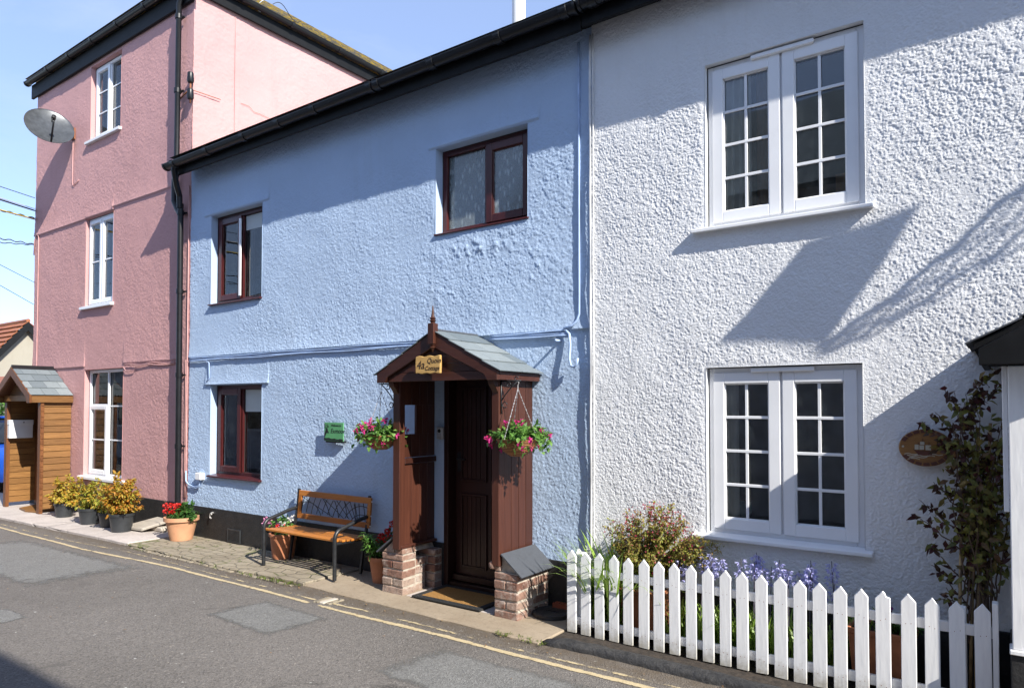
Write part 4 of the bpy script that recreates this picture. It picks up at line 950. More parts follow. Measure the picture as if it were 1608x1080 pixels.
acer(-10.10, 4.60, .034, .105, .13, .20, (-.04, .08, .36), (.22, .18, .18), 22, 40, 'acer_green', 'small potted acer half hidden behind the largest one')

t_ = thing('paving_slab', 'loose grey paving slab leaning on a stone below the pink wall', 'slab', (-9.4, 4.72, .034))
m = MB(); m.hexa([(-9.72, 4.60, .045), (-9.27, 4.63, .05), (-9.05, 4.90, .155), (-9.42, 4.92, .155), (-9.72, 4.60, .082), (-9.27, 4.63, .088), (-9.05, 4.90, .195), (-9.42, 4.92, .195)])
m.build('slab', 'weathered_board', t_, bevel=.008)
m = MB(); m.box(-9.40, -9.06, 4.78, 4.93, .035, .10); m.build('prop_stone', 'stone_slab', t_, bevel=.015)

def flower_head(mat, par, c, r, n, L, wd):
    c = Vector(c); m = MB()
    for i in range(n):
        d = rdir(.25); m.leaf(c + d * r * .6, (d + rdir() * .6).normalized(), d, L * rnd(.7, 1.2), wd, .2)
    m.build('flower', mat, par)

def geranium(x, y, z, label, name='potted_geranium'):
    pass
# big terracotta pot with red flowers at the downpipe
t_ = thing('flower_pot', 'wide pale terracotta pot of red geraniums under the downpipe', 'flower pot', (-8.43, 4.72, .03), 'terracotta pots along the blue cottage')
x, y, z = -8.43, 4.70, .03
m = MB(); m.lathe(pot_profile(.130, .190, .285, .016, .045), (x, y, z), 36); p = m.build('pot', 'pale_terracotta', t_, smooth='auto')
m = MB(); m.lathe([(0, .26), (.175, .26)], (x, y, z), 20); m.build('soil', 'soil', p)
s, l = MB(), MB(); shrub(s, l, (x, y, z + .25), (x + .01, y, z + .30), (.24, .18, .12), 22, 13, .06, .045, fill=.4)
shrub(s, l, (x + .1, y, z + .25), (x + .15, y + .02, z + .34), (.13, .12, .12), 12, 14, .06, .045, fill=.4)
s.build('stem', 'green_stem', t_); l.build('foliage', 'dark_leaves', t_)
for i in range(11): flower_head('red_petals', t_, (x - .06 + rnd(-.12, .12), y - .04 + rnd(-.10, .08), z + .37 + rnd(-.03, .06)), .035, 22, .03, .024)

m = MB(); m.tube([(x - .16, y, z + .28), (x - .30, y - .02, z + .42), (x - .42, y - .02, z + .46)], .003, 5); m.build('trailing_stem', 'twig', t_)
# barrel pot behind the bench
t_ = thing('flower_pot', 'terracotta pot of pink and white flowers behind the bench', 'flower pot', (-6.62, 4.80, .03), 'terracotta pots along the blue cottage')
x, y, z = -6.52, 4.80, .03
m = MB(); m.lathe(pot_profile(.115, .145, .27, .008, .03), (x, y, z), 32); p = m.build('pot', 'terracotta', t_, smooth='auto')
m = MB(); m.lathe([(0, .245), (.13, .245)], (x, y, z), 20); m.build('soil', 'soil', p)
s, l = MB(), MB(); shrub(s, l, (x, y, z + .24), (x, y, z + .33), (.20, .13, .12), 22, 12, .05, .032, fill=.4); s.build('stem', 'green_stem', t_); l.build('foliage', 'fresh_leaves', t_)
for q in ((-.24, -.05, .40), (-.20, -.02, .37), (-.22, -.08, .36), (.0, -.08, .36)): flower_head('pink_petals', t_, (x + q[0], y + q[1], z + q[2]), .022, 16, .026, .02)

for q in ((.10, .0, .42), (.13, .03, .44), (-.02, .03, .40), (.07, -.06, .39)): flower_head('white_petals', t_, (x + q[0], y + q[1], z + q[2]), .022, 16, .026, .02)

for q in ((.03, -.10, .35), (-.06, -.09, .34), (.12, -.07, .36)): flower_head('red_petals', t_, (x + q[0], y + q[1], z + q[2]), .018, 14, .024, .018)

# slim pot by the porch pillar
t_ = thing('flower_pot', 'slim terracotta pot of red flowers and bright leaves between bench and porch', 'flower pot', (-4.93, 4.70, .018), 'terracotta pots along the blue cottage')
x, y, z = -4.90, 4.72, .018
m = MB(); m.lathe(pot_profile(.085, .118, .245, .010, .04), (x, y, z), 32); p = m.build('pot', 'terracotta', t_, smooth='auto')
m = MB(); m.lathe([(0, .22), (.105, .22)], (x, y, z), 20); m.build('soil', 'soil', p)
l, s = MB(), MB()
for i in range(16):
    bx, by = x + rnd(-.07, .03), y + rnd(-.08, .0); hh = rnd(.10, .24); tip = Vector((bx + rnd(-.11, .05), by + rnd(-.13, .0), z + .22 + hh)); b0 = Vector((bx, by, z + .22))
    s.tube([b0, b0.lerp(tip, .5), tip], .0035, 5)
    for k in range(15):
        q = rnd(.15, 1); l.leaf(b0.lerp(tip, q), (rnd(-1, 1), rnd(-1, 1), rnd(-.2, .7)), (0, 0, 1), rnd(.05, .095), .022, .25)
s.build('stem', 'green_stem', t_); l.build('foliage', 'fresh_leaves', t_)
s, l = MB(), MB(); shrub(s, l, (x + .04, y + .03, z + .22), (x + .10, y + .04, z + .34), (.13, .08, .14), 14, 12, .05, .042, fill=.5); s.build('stem', 'green_stem', t_); l.build('foliage', 'dark_leaves', t_)
s = MB()
for q in ((.02, -.02, .44), (-.02, -.02, .40), (.06, -.02, .41), (.10, .03, .55), (.15, .02, .57), (.06, .02, .48), (.11, -.02, .46)):
    flower_head('red_petals', t_, (x + q[0], y + q[1], z + q[2]), .022, 24, .026, .022); s.tube([(x + .06, y + .02, z + .25), (x + q[0], y + q[1], z + q[2])], .003, 5)
s.build('flower_stem', 'green_stem', t_)

# ================================================================== BENCH
xL, xR, yF, yB = -6.36, -5.245, 4.44, 4.865
t_ = thing('bench', 'slatted orange wooden bench with black iron arms against blue wall', 'bench', (-5.8, 4.65, .034))
for X in (xL, xR):
    m = MB(); pts = [(X, yF, .034), (X, yF, .42)]
    for a in np.linspace(0, 75, 7): pts.append((X, yF + .09 * (1 - math.cos(R(a))), .42 + .09 * math.sin(R(a))))
    pts += [(X, 4.62, .535), (X, 4.74, .568), (X, yB, .588)]
    m.tube(pts, .0195, 10); m.build('armrest', 'black_iron', t_, smooth='auto')
    m = MB(); m.tube([(X, yB - .10, .034), (X, yB - .06, .30), (X, yB - .03, .42), (X, yB + .005, .62), (X, yB + .02, .79)], .017, 4); m.tube([(X, yF, .375), (X, yB - .05, .372)], .014, 8)
    m.build('leg_frame', 'black_iron', t_)
for i in range(7):
    y0 = yF + .015 + i * .056
    MB().box(xL + .0 if i else xL - .02, xR + (.03 if i else -.0), y0, y0 + .037, .392 - .004 * min(i, 4), .414 - .004 * min(i, 4)).build('seat_slat', 'orange_wood', t_, bevel=.004)
lean = lambda z: yB - .02 + (z - .45) * .09
def rail(x0, x1, z0, z1, nm): 
    m = MB(); m.hexa([(x0, lean(z0) - .012, z0), (x1, lean(z0) - .012, z0), (x1, lean(z0) + .012, z0), (x0, lean(z0) + .012, z0), (x0, lean(z1) - .012, z1), (x1, lean(z1) - .012, z1), (x1, lean(z1) + .012, z1), (x0, lean(z1) + .012, z1)]); m.build(nm, 'orange_wood', t_, bevel=.004)
bx0, bx1 = xL + .025, xR + .045
rail(bx0, bx1, .715, .775, 'back_rail'); rail(bx0, bx1, .475, .53, 'back_rail'); rail(bx0, bx0 + .05, .5305, .7145, 'back_stile'); rail(bx1 - .05, bx1, .5305, .7145, 'back_stile')
lx0, lx1, lz0, lz1 = bx0 + .05, bx1 - .05, .53, .715
m = MB()
def arc_run(cx, cz, r):
    run = []
    for a in np.linspace(0, 2 * math.pi, 160):
        X, Z = cx + r * math.cos(a), cz + r * math.sin(a)
        if lx0 < X < lx1 and lz0 < Z < lz1: run.append((X, lean(Z), Z))
        else:
            if len(run) > 2: m.tube(run, .0042, 5, False)
            run = []
    if len(run) > 2: m.tube(run, .0042, 5, False)
for r_ in np.arange(.12, 1.2, .085): arc_run(lx1 - .08, lz0 - .14, r_); 
for r_ in np.arange(.14, 1.1, .13): arc_run(lx0 + .1, lz0 - .14, r_)
for a in np.linspace(100, 172, 8):
    c_, s_ = math.cos(R(a)), math.sin(R(a)); run = [(lx1 - .08 + c_ * q, lean(lz0 - .14 + s_ * q), lz0 - .14 + s_ * q) for q in np.linspace(.1, 1.1, 60) if lx0 < lx1 - .08 + c_ * q < lx1 and lz0 < lz0 - .14 + s_ * q < lz1]
    if len(run) > 2: m.tube(run, .0038, 5, False)
m.build('lattice', 'black_iron', t_, smooth=True)
m = MB()
for X in (bx0 - .03, bx1 + .028):
    for z in (.50, .60, .74): m.lathe([(0, .006), (.008, .004), (.008, 0)], (X, lean(z) - .022, z), 8, (0, -1, 0))
m.build('bolts', 'chain_metal', t_)

# ================================================================== WOODEN PORCH of the blue house
t_ = thing('wooden_porch', 'dark brown wooden gabled porch on brick pillars round the front door', 'porch', (-3.9, 4.7, 0))
pxl, pxr, py = -4.49, -3.305, 4.455
# posts
MB().box(pxl, pxl + .085, py, py + .07, .42, 1.93).build('post', 'dark_wood', t_, bevel=.005)
MB().box(pxr - .075, pxr, py, py + .07, .42, 1.93).build('post', 'dark_wood', t_, bevel=.005)
# right side panel of upright boards
m = MB(); nb = 4; y0, y1 = py + .0705, W - .004
for i in range(nb): m.box(pxr - .03, pxr - .005, y0 + (y1 - y0) * i / nb + .0025, y0 + (y1 - y0) * (i + 1) / nb - .0025, .43, 1.93)
m.box(pxr - .035, pxr - .0305, y0, y1, .43, 1.93)
m.build('side_panel', 'dark_wood', t_, bevel=.003)
# left side panel, boards with an opening and a mid rail
m = MB(); X = pxl + .05
def lboards(za, zb, ya=y0, yb2=y1):
    n = max(1, int(round((yb2 - ya) / .1)))
    for i in range(n): m.box(X - .012, X + .012, ya + (yb2 - ya) * i / n + .002, ya + (yb2 - ya) * (i + 1) / n - .002, za, zb)
lboards(.45, 1.17); lboards(1.23, 1.44); lboards(1.705, 1.93); lboards(1.44, 1.705, y0, 4.535); lboards(1.44, 1.705, 4.69, y1)
m.build('side_panel', 'dark_wood', t_, bevel=.002)
MB().box(X - .02, X + .035, y0, y1, 1.175, 1.225).build('mid_rail', 'dark_wood_lengthwise', t_, bevel=.004)
MB().box(X - .03, X + .045, py + .02, y1, .425, .452).build('sole_plate', 'dark_wood_lengthwise', t_, bevel=.004)
# roof
ax, y0r = -3.905, 4.335; rzz, ezz = 2.345, 1.995; er, el = -3.235, -4.575
m = MB()
for ex_ in (er, el): m.prism([(ax, y0r + .03, rzz - .035), (ex_, y0r + .03, ezz - .03), (ex_, y0r + .03, ezz - .05), (ax, y0r + .03, rzz - .055)], (0, W - y0r - .035, 0))
rfo = m.build('roof', 'dark_wood', t_)
m = MB()
for ex_ in (er, el):
    s_ = 1 if ex_ > ax else -1
    slates(m, (ex_ + .025 * s_, y0r - .01, ezz - .018 - .012), (ex_ + .025 * s_, W - .006, ezz - .018 - .012), (ax - ex_ - .025 * s_, 0, rzz - .02 - ezz + .018 + .012), 4, 2, gap=.003, th=.006, lift=.004)
m.build('roof_slates', 'slate', rfo)
m = MB(); m.tube([(ax, y0r - .005, rzz - .012), (ax, W - .01, rzz - .012)], .012, 8); m.build('ridge', 'dark_slate', rfo)
m = MB()
for ex_ in (er, el):
    s_ = 1 if ex_ > ax else -1
    m.prism([(ax, y0r, rzz - .02), (ex_, y0r, ezz - .01), (ex_, y0r, ezz - .095), (ex_ - .10 * s_, y0r, ezz - .095), (ex_ - .135 * s_, y0r, ezz - .045), (ax, y0r, rzz - .155)], (0, .028, 0))
m.build('barge_board', 'dark_wood_lengthwise', t_, bevel=.004)
m = MB(); m.box(el + .02, er - .02, y0r + .03, y0r + .055, ezz - .088, ezz - .018); m.build('front_beam', 'dark_wood_lengthwise', t_, bevel=.003)
m = MB()
for i in range(4):
    za = ezz - .016 + i * .075; zb = za + .072; wa = (rzz - .09 - za) / .35 * .67 - .02; wb = max(.01, (rzz - .09 - zb) / .35 * .67 - .02)
    if wa > .03: m.prism([(ax - wa, y0r + .032, za), (ax + wa, y0r + .032, za), (ax + wb, y0r + .032, zb), (ax - wb, y0r + .032, zb)], (0, .018, 0))
m.build('gable_board', 'dark_wood_lengthwise', t_, bevel=.002)
for X_ in (er, el):
    s_ = 1 if X_ > ax else -1
    MB().box(min(X_ - .03 * s_, X_ - .002 * s_), max(X_ - .03 * s_, X_ - .002 * s_), y0r + .029, W - .004, ezz - .092, ezz - .028).build('eaves_board', 'dark_wood_lengthwise', t_, bevel=.003)
# brackets under the beam
for X_, s_ in ((pxr - .035, 1), (pxl + .04, -1)):
    m = MB(); m.prism([(X_ - .03, y0r + .05, 1.905), (X_ - .03, py - .001, 1.905), (X_ - .03, py - .001, 1.80), (X_ - .03, y0r + .09, 1.84), (X_ - .03, y0r + .06, 1.87)], (.06, 0, 0)); m.build('corbel', 'dark_wood', t_, bevel=.003)
# finial
m = MB(); m.box(ax - .030, ax + .030, y0r - .032, y0r + .028, 2.215, 2.385)
m.lathe([(.030, 2.385), (.018, 2.392), (.020, 2.40), (.030, 2.408), (.018, 2.416), (.022, 2.424), (.028, 2.43), (.016, 2.44), (.010, 2.48), (.005, 2.53), (0, 2.54)], (ax, y0r - .002, 0), 16)
m.lathe([(.030, 2.215), (.022, 2.205), (.028, 2.20), (.018, 2.195), (.027, 2.185), (.012, 2.17), (.006, 2.15), (0, 2.145)], (ax, y0r - .002, 0), 16)
m.build('finial', 'dark_wood', t_, smooth='auto')
# brick pillars: real bricks with mortar between
def brickwork(mb, x0, x1, y0, y1, zs, ln=.215, hw=.105, taper=0):
    for r_, (z0, z1) in enumerate(zs):
        nx = max(1, int(round((x1 - x0) / (.22 if r_ % 2 == 0 else .12)))); ny = max(1, int(round((y1 - y0) / (.23 if r_ % 2 else .155))))
        g = .006
        for i in range(nx):
            for j in range(ny):
                a, b = x0 + (x1 - x0) * i / nx, x0 + (x1 - x0) * (i + 1) / nx; c, d = y0 + (y1 - y0) * j / ny, y0 + (y1 - y0) * (j + 1) / ny
                k = lambda: rnd(-.004, .004)
                mb.hexa([(a + g + k(), c + g + k() if j else c + k(), z0 + g + k()), (b - g + k(), c + k(), z0 + g + k()), (b - g + k(), d - g + k(), z0 + g), (a + g + k(), d - g + k(), z0 + g),
                         (a + g + k(), c + k(), z1 - g + k()), (b - g + k(), c + k(), z1 - g + k()), (b - g + k(), d - g + k(), z1 - g), (a + g + k(), d - g + k(), z1 - g)])
courses = [(.0, .082), (.082, .158), (.158, .236), (.236, .312), (.312, .376)]
m = MB(); brickwork(m, -3.375, -3.135, 4.475, 4.935, courses)
m.hexa([(-3.37, 4.48, .378), (-3.31, 4.48, .378), (-3.31, 4.56, .378), (-3.37, 4.56, .378), (-3.37, 4.48, .43), (-3.31, 4.48, .43), (-3.31, 4.56, .43), (-3.37, 4.56, .43)])
m.lathe([(0, -.03), (.035, -.02), (.042, .01), (.03, .035), (0, .04)], (-3.385, 4.49, .415), 10)
pr = m.build('brick_pillar', 'old_brick', t_, bevel=.007)
m = MB(); m.box(-3.365, -3.145, 4.485, 4.93, 0, .374); m.prism([(-3.365, 4.50, .374), (-3.145, 4.50, .374), (-3.30, 4.50, .50)], (0, .43, 0)); m.build('mortar', 'mortar', pr)
m = MB(); a_ = Vector((-3.298, 0, .515)); b_ = Vector((-3.095, 0, .352)); n_ = Vector((.163, 0, .203)).normalized() * .014
m.hexa([(a_.x, 4.462, a_.z), (b_.x, 4.462, b_.z), (b_.x, 4.945, b_.z), (a_.x, 4.945, a_.z), (a_.x + n_.x, 4.462, a_.z + n_.z), (b_.x + n_.x, 4.462, b_.z + n_.z), (b_.x + n_.x, 4.945, b_.z + n_.z), (a_.x + n_.x, 4.945, a_.z + n_.z)])
m.build('slate_cap', 'dark_slate', t_, bevel=.002)
m = MB(); brickwork(m, -4.655, -4.385, 4.485, 4.66, courses)
pl_ = m.build('brick_pillar', 'old_brick', t_, bevel=.007)
m = MB(); brickwork(m, -4.60, -4.40, 4.66, 4.80, courses[:4]); brickwork(m, -4.54, -4.315, 4.83, 4.935, courses); m.build('brick_pier', 'old_brick', pl_, bevel=.007)
m = MB(); m.box(-4.645, -4.395, 4.495, 4.655, 0, .374); m.box(-4.59, -4.412, 4.656, 4.795, 0, .308); m.box(-4.53, -4.325, 4.845, 4.93, 0, .370); m.prism([(-4.645, 4.50, .374), (-4.42, 4.50, .374), (-4.49, 4.50, .50)], (0, .43, 0)); m.build('mortar', 'mortar', pl_)
m = MB(); m.prism([(-4.64, 4.487, .380), (-4.50, 4.487, .380), (-4.50, 4.487, .50)], (0, .02, 0)); m.box(-4.49, -4.40, 4.49, 4.66, .376, .42); m.build('brick_pier', 'old_brick', pl_, bevel=.004)
m = MB(); m.hexa([(-4.497, 4.465, .512), (-4.497, 4.94, .512), (-4.70, 4.94, .362), (-4.70, 4.465, .362), (-4.505, 4.465, .525), (-4.505, 4.94, .525), (-4.708, 4.94, .375), (-4.708, 4.465, .375)]); m.build('slate_cap', 'dark_slate', t_, bevel=.002)

# name board on the porch
t_ = thing('name_board', 'small wavy-edged wooden board reading 4a on the porch beam', 'sign', (-3.95, 4.30, 2.04))
m = MB(); x0, x1, z0, z1, yy = -4.068, -3.795, 1.968, 2.112, y0r - .036
pts = [(x0 + (x1 - x0) * i / 14, yy, z0 + .004 * math.sin(i * 1.3)) for i in range(15)] + [(x1 + .003, yy, (z0 + z1) / 2)] + [(x1 - (x1 - x0) * i / 14, yy, z1 + .005 * math.sin(i * 1.1 + 1)) for i in range(15)] + [(x0 - .004, yy, (z0 + z1) / 2)]
m.prism(pts, (0, .024, 0)); bd = m.build('board', 'plaque_wood', t_, bevel=.004)
m = MB(); text_mesh(m, '4a', .098, (x0 + .012, yy - .0005, z0 + .040), (1, 0, 0), (0, 0, 1), (0, -1, 0), shear=.2)
text_mesh(m, 'Quoin', .060, (x0 + .128, yy - .0005, z0 + .085), (1, 0, 0), (0, 0, 1), (0, -1, 0), shear=.25); text_mesh(m, 'Cottage', .050, (x0 + .105, yy - .0005, z0 + .026), (1, 0, 0), (0, 0, 1), (0, -1, 0), shear=.25)
m.build('lettering', 'ink_brown', bd)
# key safe by the door
t_ = thing('key_safe', 'small grey key safe on the wall strip beside the front door', 'key safe', (-4.335, 4.93, 1.44))
MB().box(-4.375, -4.298, W - .045, W - .010, 1.385, 1.50).build('case', 'safe_grey', t_, bevel=.008)
m = MB(); m.lathe([(0, .008), (.016, .006), (.018, 0)], (-4.336, W - .045, 1.462), 14, (0, -1, 0)); m.build('button', 'ink_black', t_)
m = MB(); rect_frame(m, -4.355, -4.318, 1.395, 1.43, .005, W - .049, W - .0455); m.build('plate', 'steel', t_)
# door mat
t_ = thing('door_mat', 'brown coir door mat with black rubber border at the porch', 'door mat', (-3.9, 4.72, .024))
m = MB(); x0, x1, y0, y1 = -4.275, -3.515, 4.475, 4.945
rect = [(x0, x0 + .06, y0, y1), (x1 - .06, x1, y0, y1), (x0 + .06, x1 - .06, y0, y0 + .06), (x0 + .06, x1 - .06, y1 - .06, y1)]
for a, b, c, d in rect: m.box(a, b, c, d, .0255, .042)
m.build('border', 'tyre', t_, bevel=.004); m = MB()
for i in range(34):
    k = i / 34; m.box(x0 + .012 + (x1 - x0 - .03) * k, x0 + .022 + (x1 - x0 - .03) * k, y0 + .012 + .012 * (i % 2), y0 + .032 + .012 * (i % 2), .0421, .0445)
m.build('studs', 'pot_plastic', t_)
MB().box(x0 + .061, x1 - .061, y0 + .061, y1 - .061, .0255, .039).build('coir', 'coir', t_)
# lid and air brick right of the pillar
t_ = thing('drain_cover', 'round dark drain cover on the ground right of the brick pillar', 'drain cover', (-3.0, 4.76, .02))
m = MB(); m.lathe([(.155, -.01), (.155, .030), (.135, .036), (.128, .030), (0, .032)], (-3.005, 4.765, .02), 36); m.build('lid', 'kerb_tar', t_, smooth='auto')
m = MB(); m.box(-3.06, -2.95, 4.758, 4.772, .052, .058); m.build('handle', 'black_iron', t_)
t_ = thing('air_brick', 'red perforated brick lying beside the picket fence', 'brick', (-2.87, 4.90, .02))
m = MB(); x0, x1, y0, y1 = -3.06, -2.84, 4.86, 4.93
m.box(x0, x1, y0, y1, .019, .05)
for i in range(7): X = x0 + (x1 - x0 - .008) * i / 6; m.box(X, X + .008, y0, y1, .0501, .085)
for Y in (y0, (y0 + y1) / 2 - .004, y1 - .008): m.box(x0 + .0005, x1 - .0005, Y + .0005, Y + .0075, .0502, .0845)
m.build('brick', 'red_brick', t_)

# ================================================================== HANGING BASKETS
def basket(x, y, ztop, hook_z, label, arm_from, lean_=0):
    t_ = thing('hanging_basket', label, 'hanging basket', (x, y, ztop), 'fuchsia baskets hung on both sides of the brown porch')
    m = MB(); m.lathe([(0, -.125), (.06, -.12), (.115, -.085), (.15, -.04), (.165, 0), (.175, .008), (.165, .014), (.155, 0), (.14, -.04), (0, -.05)], (x, y, ztop), 32); m.build('basket', 'wicker', t_, smooth=True)
    for k in range(3):
        a = k * 2 * math.pi / 3 + .4; p = Vector((x + .16 * math.cos(a), y + .16 * math.sin(a), ztop + .005)); q = Vector((x, y, hook_z - .06)); m = MB()
        n = 16
        for i in range(n):
            u, v = p.lerp(q, i / n), p.lerp(q, (i + .8) / n); m.tube([u, v], .0042 if i % 2 else .0028, 5)
        m.build('chain', 'chain_metal', t_)
    m = MB(); m.tube([(x, y, hook_z - .07), (x, y, hook_z - .03), (x + .01, y, hook_z - .01), (x, y, hook_z)], .004, 6); m.build('hook', 'chain_metal', t_)
    s, l = MB(), MB(); shrub(s, l, (x, y, ztop - .02), (x, y, ztop + .045), (.265, .22, .115), 46, 13, .050, .034, fill=.25, sr=.0035)
    for i in range(14):
        a = rnd(0, 6.28); tip = Vector((x + .235 * math.cos(a), y + .20 * math.sin(a), ztop - rnd(.0, .05)))
        for k in range(7): l.leaf(tip + rdir() * .05, rdir(), (0, 0, 1), rnd(.04, .06), .034, .25)
    s.build('stem', 'green_stem', t_); l.build('foliage', 'fresh_leaves', t_)
    s, l = MB(), MB(); shrub(s, l, (x, y, ztop - .02), (x, y, ztop + .03), (.24, .20, .10), 22, 12, .05, .034, fill=.2, sr=.003); l.build('foliage', 'dark_leaves', t_)
    for i in range(34):
        m = MB(); d = rdir(.15); c = Vector((x + d.x * .26, y + d.y * .22, ztop + .035 + d.z * .12))
        for k in range(9): a = rdir(-.25); m.leaf(c, a, rdir(), rnd(.022, .034), .015, .1)
        for k in range(4): m.leaf(c + Vector((0, 0, -.012)), (rnd(-.3, .3), rnd(-.3, .3), -1), rdir(), .026, .014, .05)
        m.build('flower', 'magenta_petals', t_)
    return t_
def wall_bracket(x, y, z, s_, porch):
    m = MB(); m.tube([(x, y, z + .02), (x, y, z - .26)], .007, 6); m.tube([(x, y, z), (x + s_ * .19, y, z)], .006, 6)
    m.tube([(x, y, z - .16), (x + s_ * .04, y, z - .11), (x + s_ * .10, y, z - .05), (x + s_ * .16, y, z - .004)], .005, 6)
    for cx, cz, r_ in ((.035, -.19, .022), (.15, .018, .016), (.075, -.03, .018)): m.tube([(x + s_ * (cx + r_ * math.cos(a)), y, z + cz + r_ * math.sin(a)) for a in np.linspace(0, 5.5, 14)], .0045, 5)
    m.build('basket_bracket', 'black_iron', porch, smooth=True)
porch = bpy.data.objects['wooden_porch']
wall_bracket(-3.298, 4.475, 1.895, 1, porch); wall_bracket(-4.497, 4.475, 1.895, -1, porch)
basket(-3.135, 4.475, 1.425, 1.89, 'hanging basket of magenta fuchsias on the porch right side', None)
basket(-4.665, 4.475, 1.42, 1.89, 'hanging basket of magenta fuchsias on the porch left side, beside the green sign', None)

# green sign
t_ = thing('green_sign', 'square green sign with black stag silhouette on the blue wall', 'sign', (-5.80, 4.93, 1.42))
x0, x1, z0, z1, yy = -5.945, -5.645, 1.325, 1.520, W - .07
MB().box(x0, x1, yy, yy + .012, z0, z1).build('panel', 'green_sign_paint', t_, bevel=.002)
m = MB(); m.box(x0 + .01, x1 - .01, yy + .0125, yy + .05, z0 - .018, z0 + .002); m.build('ledge', 'ink_black', t_); sg = t_
m = MB()
X = lambda u: x0 + (x1 - x0) * u; Z = lambda v: z0 + (z1 - z0) * v
m.prism([(X(u), yy - .001, Z(v)) for u, v in ((.01, .20), (.04, .20), (.12, .42), (.19, .46), (.25, .42), (.26, .46), (.20, .55), (.19, .64), (.16, .70), (.10, .66), (.09, .58), (.04, .45), (.01, .40))], (0, -.0015, 0))
for pts in (((.12, .68), (.06, .78), (.05, .92)), ((.07, .78), (.02, .84), (.02, .93)), ((.15, .69), (.18, .80), (.16, .92)), ((.18, .78), (.23, .82), (.25, .76))):
    m.tube([(X(u), yy - .002, Z(v)) for u, v in pts], .0022, 4)
m.prism([(X(u), yy - .001, Z(v)) for u, v in ((.0, .04), (1, .03), (1, .11), (.85, .13), (.7, .10), (.55, .14), (.4, .12), (.25, .17), (.1, .15), (0, .18))], (0, -.0015, 0))
m.build('silhouette', 'ink_black', sg)
m = MB(); text_mesh(m, 'Exmoor', .068, (X(.34), yy - .0005, Z(.44)), (1, 0, 0), (0, 0, 1), (0, -1, 0), shear=.25); text_mesh(m, 'Welcome to', .030, (X(.38), yy - .0005, Z(.80)), (1, 0, 0), (0, 0, 1), (0, -1, 0))
m.build('lettering', 'ink_black', sg)

# ================================================================== PICKET FENCE
t_ = thing('picket_fence', 'white painted picket fence with pointed pales round the flower bed', 'fence', (-1.4, 4.5, .03))
XS = [-2.666, -2.548, -2.433, -2.316, -2.203, -2.083, -1.972, -1.857, -1.741, -1.623, -1.511, -1.400, -1.280, -1.165, -1.053, -.939, -.826, -.710, -.599, -.472, -.358, -.240, -.123]
for i, X in enumerate(XS):
    zt = .623 + .018 * i / 22 + rnd(-.004, .004); w_ = .037 + rnd(-.001, .002); zb = .012 + rnd(-.004, .006); y = 4.497 + rnd(-.003, .003); tl = rnd(-.003, .003)
    pts = [(X - w_, y, zb), (X + w_, y, zb + rnd(-.003, .003)), (X + w_ + tl, y, zt - .045), (X + tl + rnd(-.003, .003), y, zt), (X - w_ + tl, y, zt - .045)]
    if i == 18: pts = [(X - w_, y, zb), (X + w_, y, zb), (X + w_, y, zt - .035), (X + .018, y, zt - .03), (X + .012, y, zt - .012), (X, y, zt), (X - w_, y, zt - .045)]
    pk = MB().prism(pts, (0, .018, 0)).build('picket', 'white_gloss', t_, bevel=.0025)
    for z in (.475, .10):
        for dx in (-.012, .014): MB().lathe([(0, .0010), (.002, .0006), (.0024, 0)], (X + dx, y, z + rnd(-.008, .008)), 6, (0, -1, 0)).build('nail', 'rust', pk)
for z0, z1 in ((.448, .500), (.075, .130)):
    MB().hexa([(-2.70, 4.517, z0), (-.06, 4.517, z0 + .012), (-.06, 4.540, z0 + .012), (-2.70, 4.540, z0), (-2.70, 4.517, z1), (-.06, 4.517, z1 + .018), (-.06, 4.540, z1 + .018), (-2.70, 4.540, z1)]).build('rail', 'white_gloss', t_, bevel=.003)
m = MB(); m.box(-2.655, -2.60, 4.545, 4.60, .045, .60); m.build('post', 'white_gloss', t_, bevel=.004)
m = MB(); m.box(-.245, -.20, 4.545, 4.59, .045, .60); m.build('post', 'white_gloss', t_, bevel=.004)
m = MB(); m.box(-.082, -.055, 4.497, 4.57, .03, .652); m.build('post', 'white_gloss', t_, bevel=.003)
for z0 in (.44, .09): MB().box(-2.70, -2.678, 4.545, 4.93, z0, z0 + .05).build('rail', 'white_gloss', t_, bevel=.003)
for y in (4.66, 4.80):
    MB().prism([(-2.722, y, .05), (-2.722, y + .07, .05), (-2.722, y + .07, .56), (-2.722, y + .035, .60), (-2.722, y, .56)], (.018, 0, 0)).build('picket', 'white_gloss', t_, bevel=.0025)

# ================================================================== FLOWER BED
def trough(x0, x1, y0, y1, h, label):
    t_ = thing('planter', label, 'planter', ((x0 + x1) / 2, (y0 + y1) / 2, .045), 'terracotta planters behind the picket fence')
    m = MB(); b = .02; m.hexa([(x0 + b, y0 + b, .045), (x1 - b, y0 + b, .045), (x1 - b, y1 - b, .045), (x0 + b, y1 - b, .045), (x0, y0, h - .03), (x1, y0, h - .03), (x1, y1, h - .03), (x0, y1, h - .03)])
    m.box(x0 - .012, x1 + .012, y0 - .012, y0 + .012, h - .0295, h); m.box(x0 - .012, x1 + .012, y1 - .012, y1 + .012, h - .0295, h); m.box(x0 - .012, x0 + .012, y0 + .0125, y1 - .0125, h - .0295, h); m.box(x1 - .012, x1 + .012, y0 + .0125, y1 - .0125, h - .0295, h)
    m.build('trough', 'terracotta', t_, bevel=.004); MB().box(x0 + .013, x1 - .013, y0 + .013, y1 - .013, h - .029, h - .016).build('soil', 'soil', t_); return t_
trough(-2.40, -2.02, 4.60, 4.86, .375, 'terracotta planter holding the red-flowered shrub behind the fence')
trough(-.80, -.46, 4.60, 4.84, .37, 'terracotta planter at the right end of the flower bed')
t_ = thing('flowering_shrub', 'round shrub with small red flowers behind the fence', 'shrub', (-2.15, 4.73, .36))
s, l = MB(), MB()
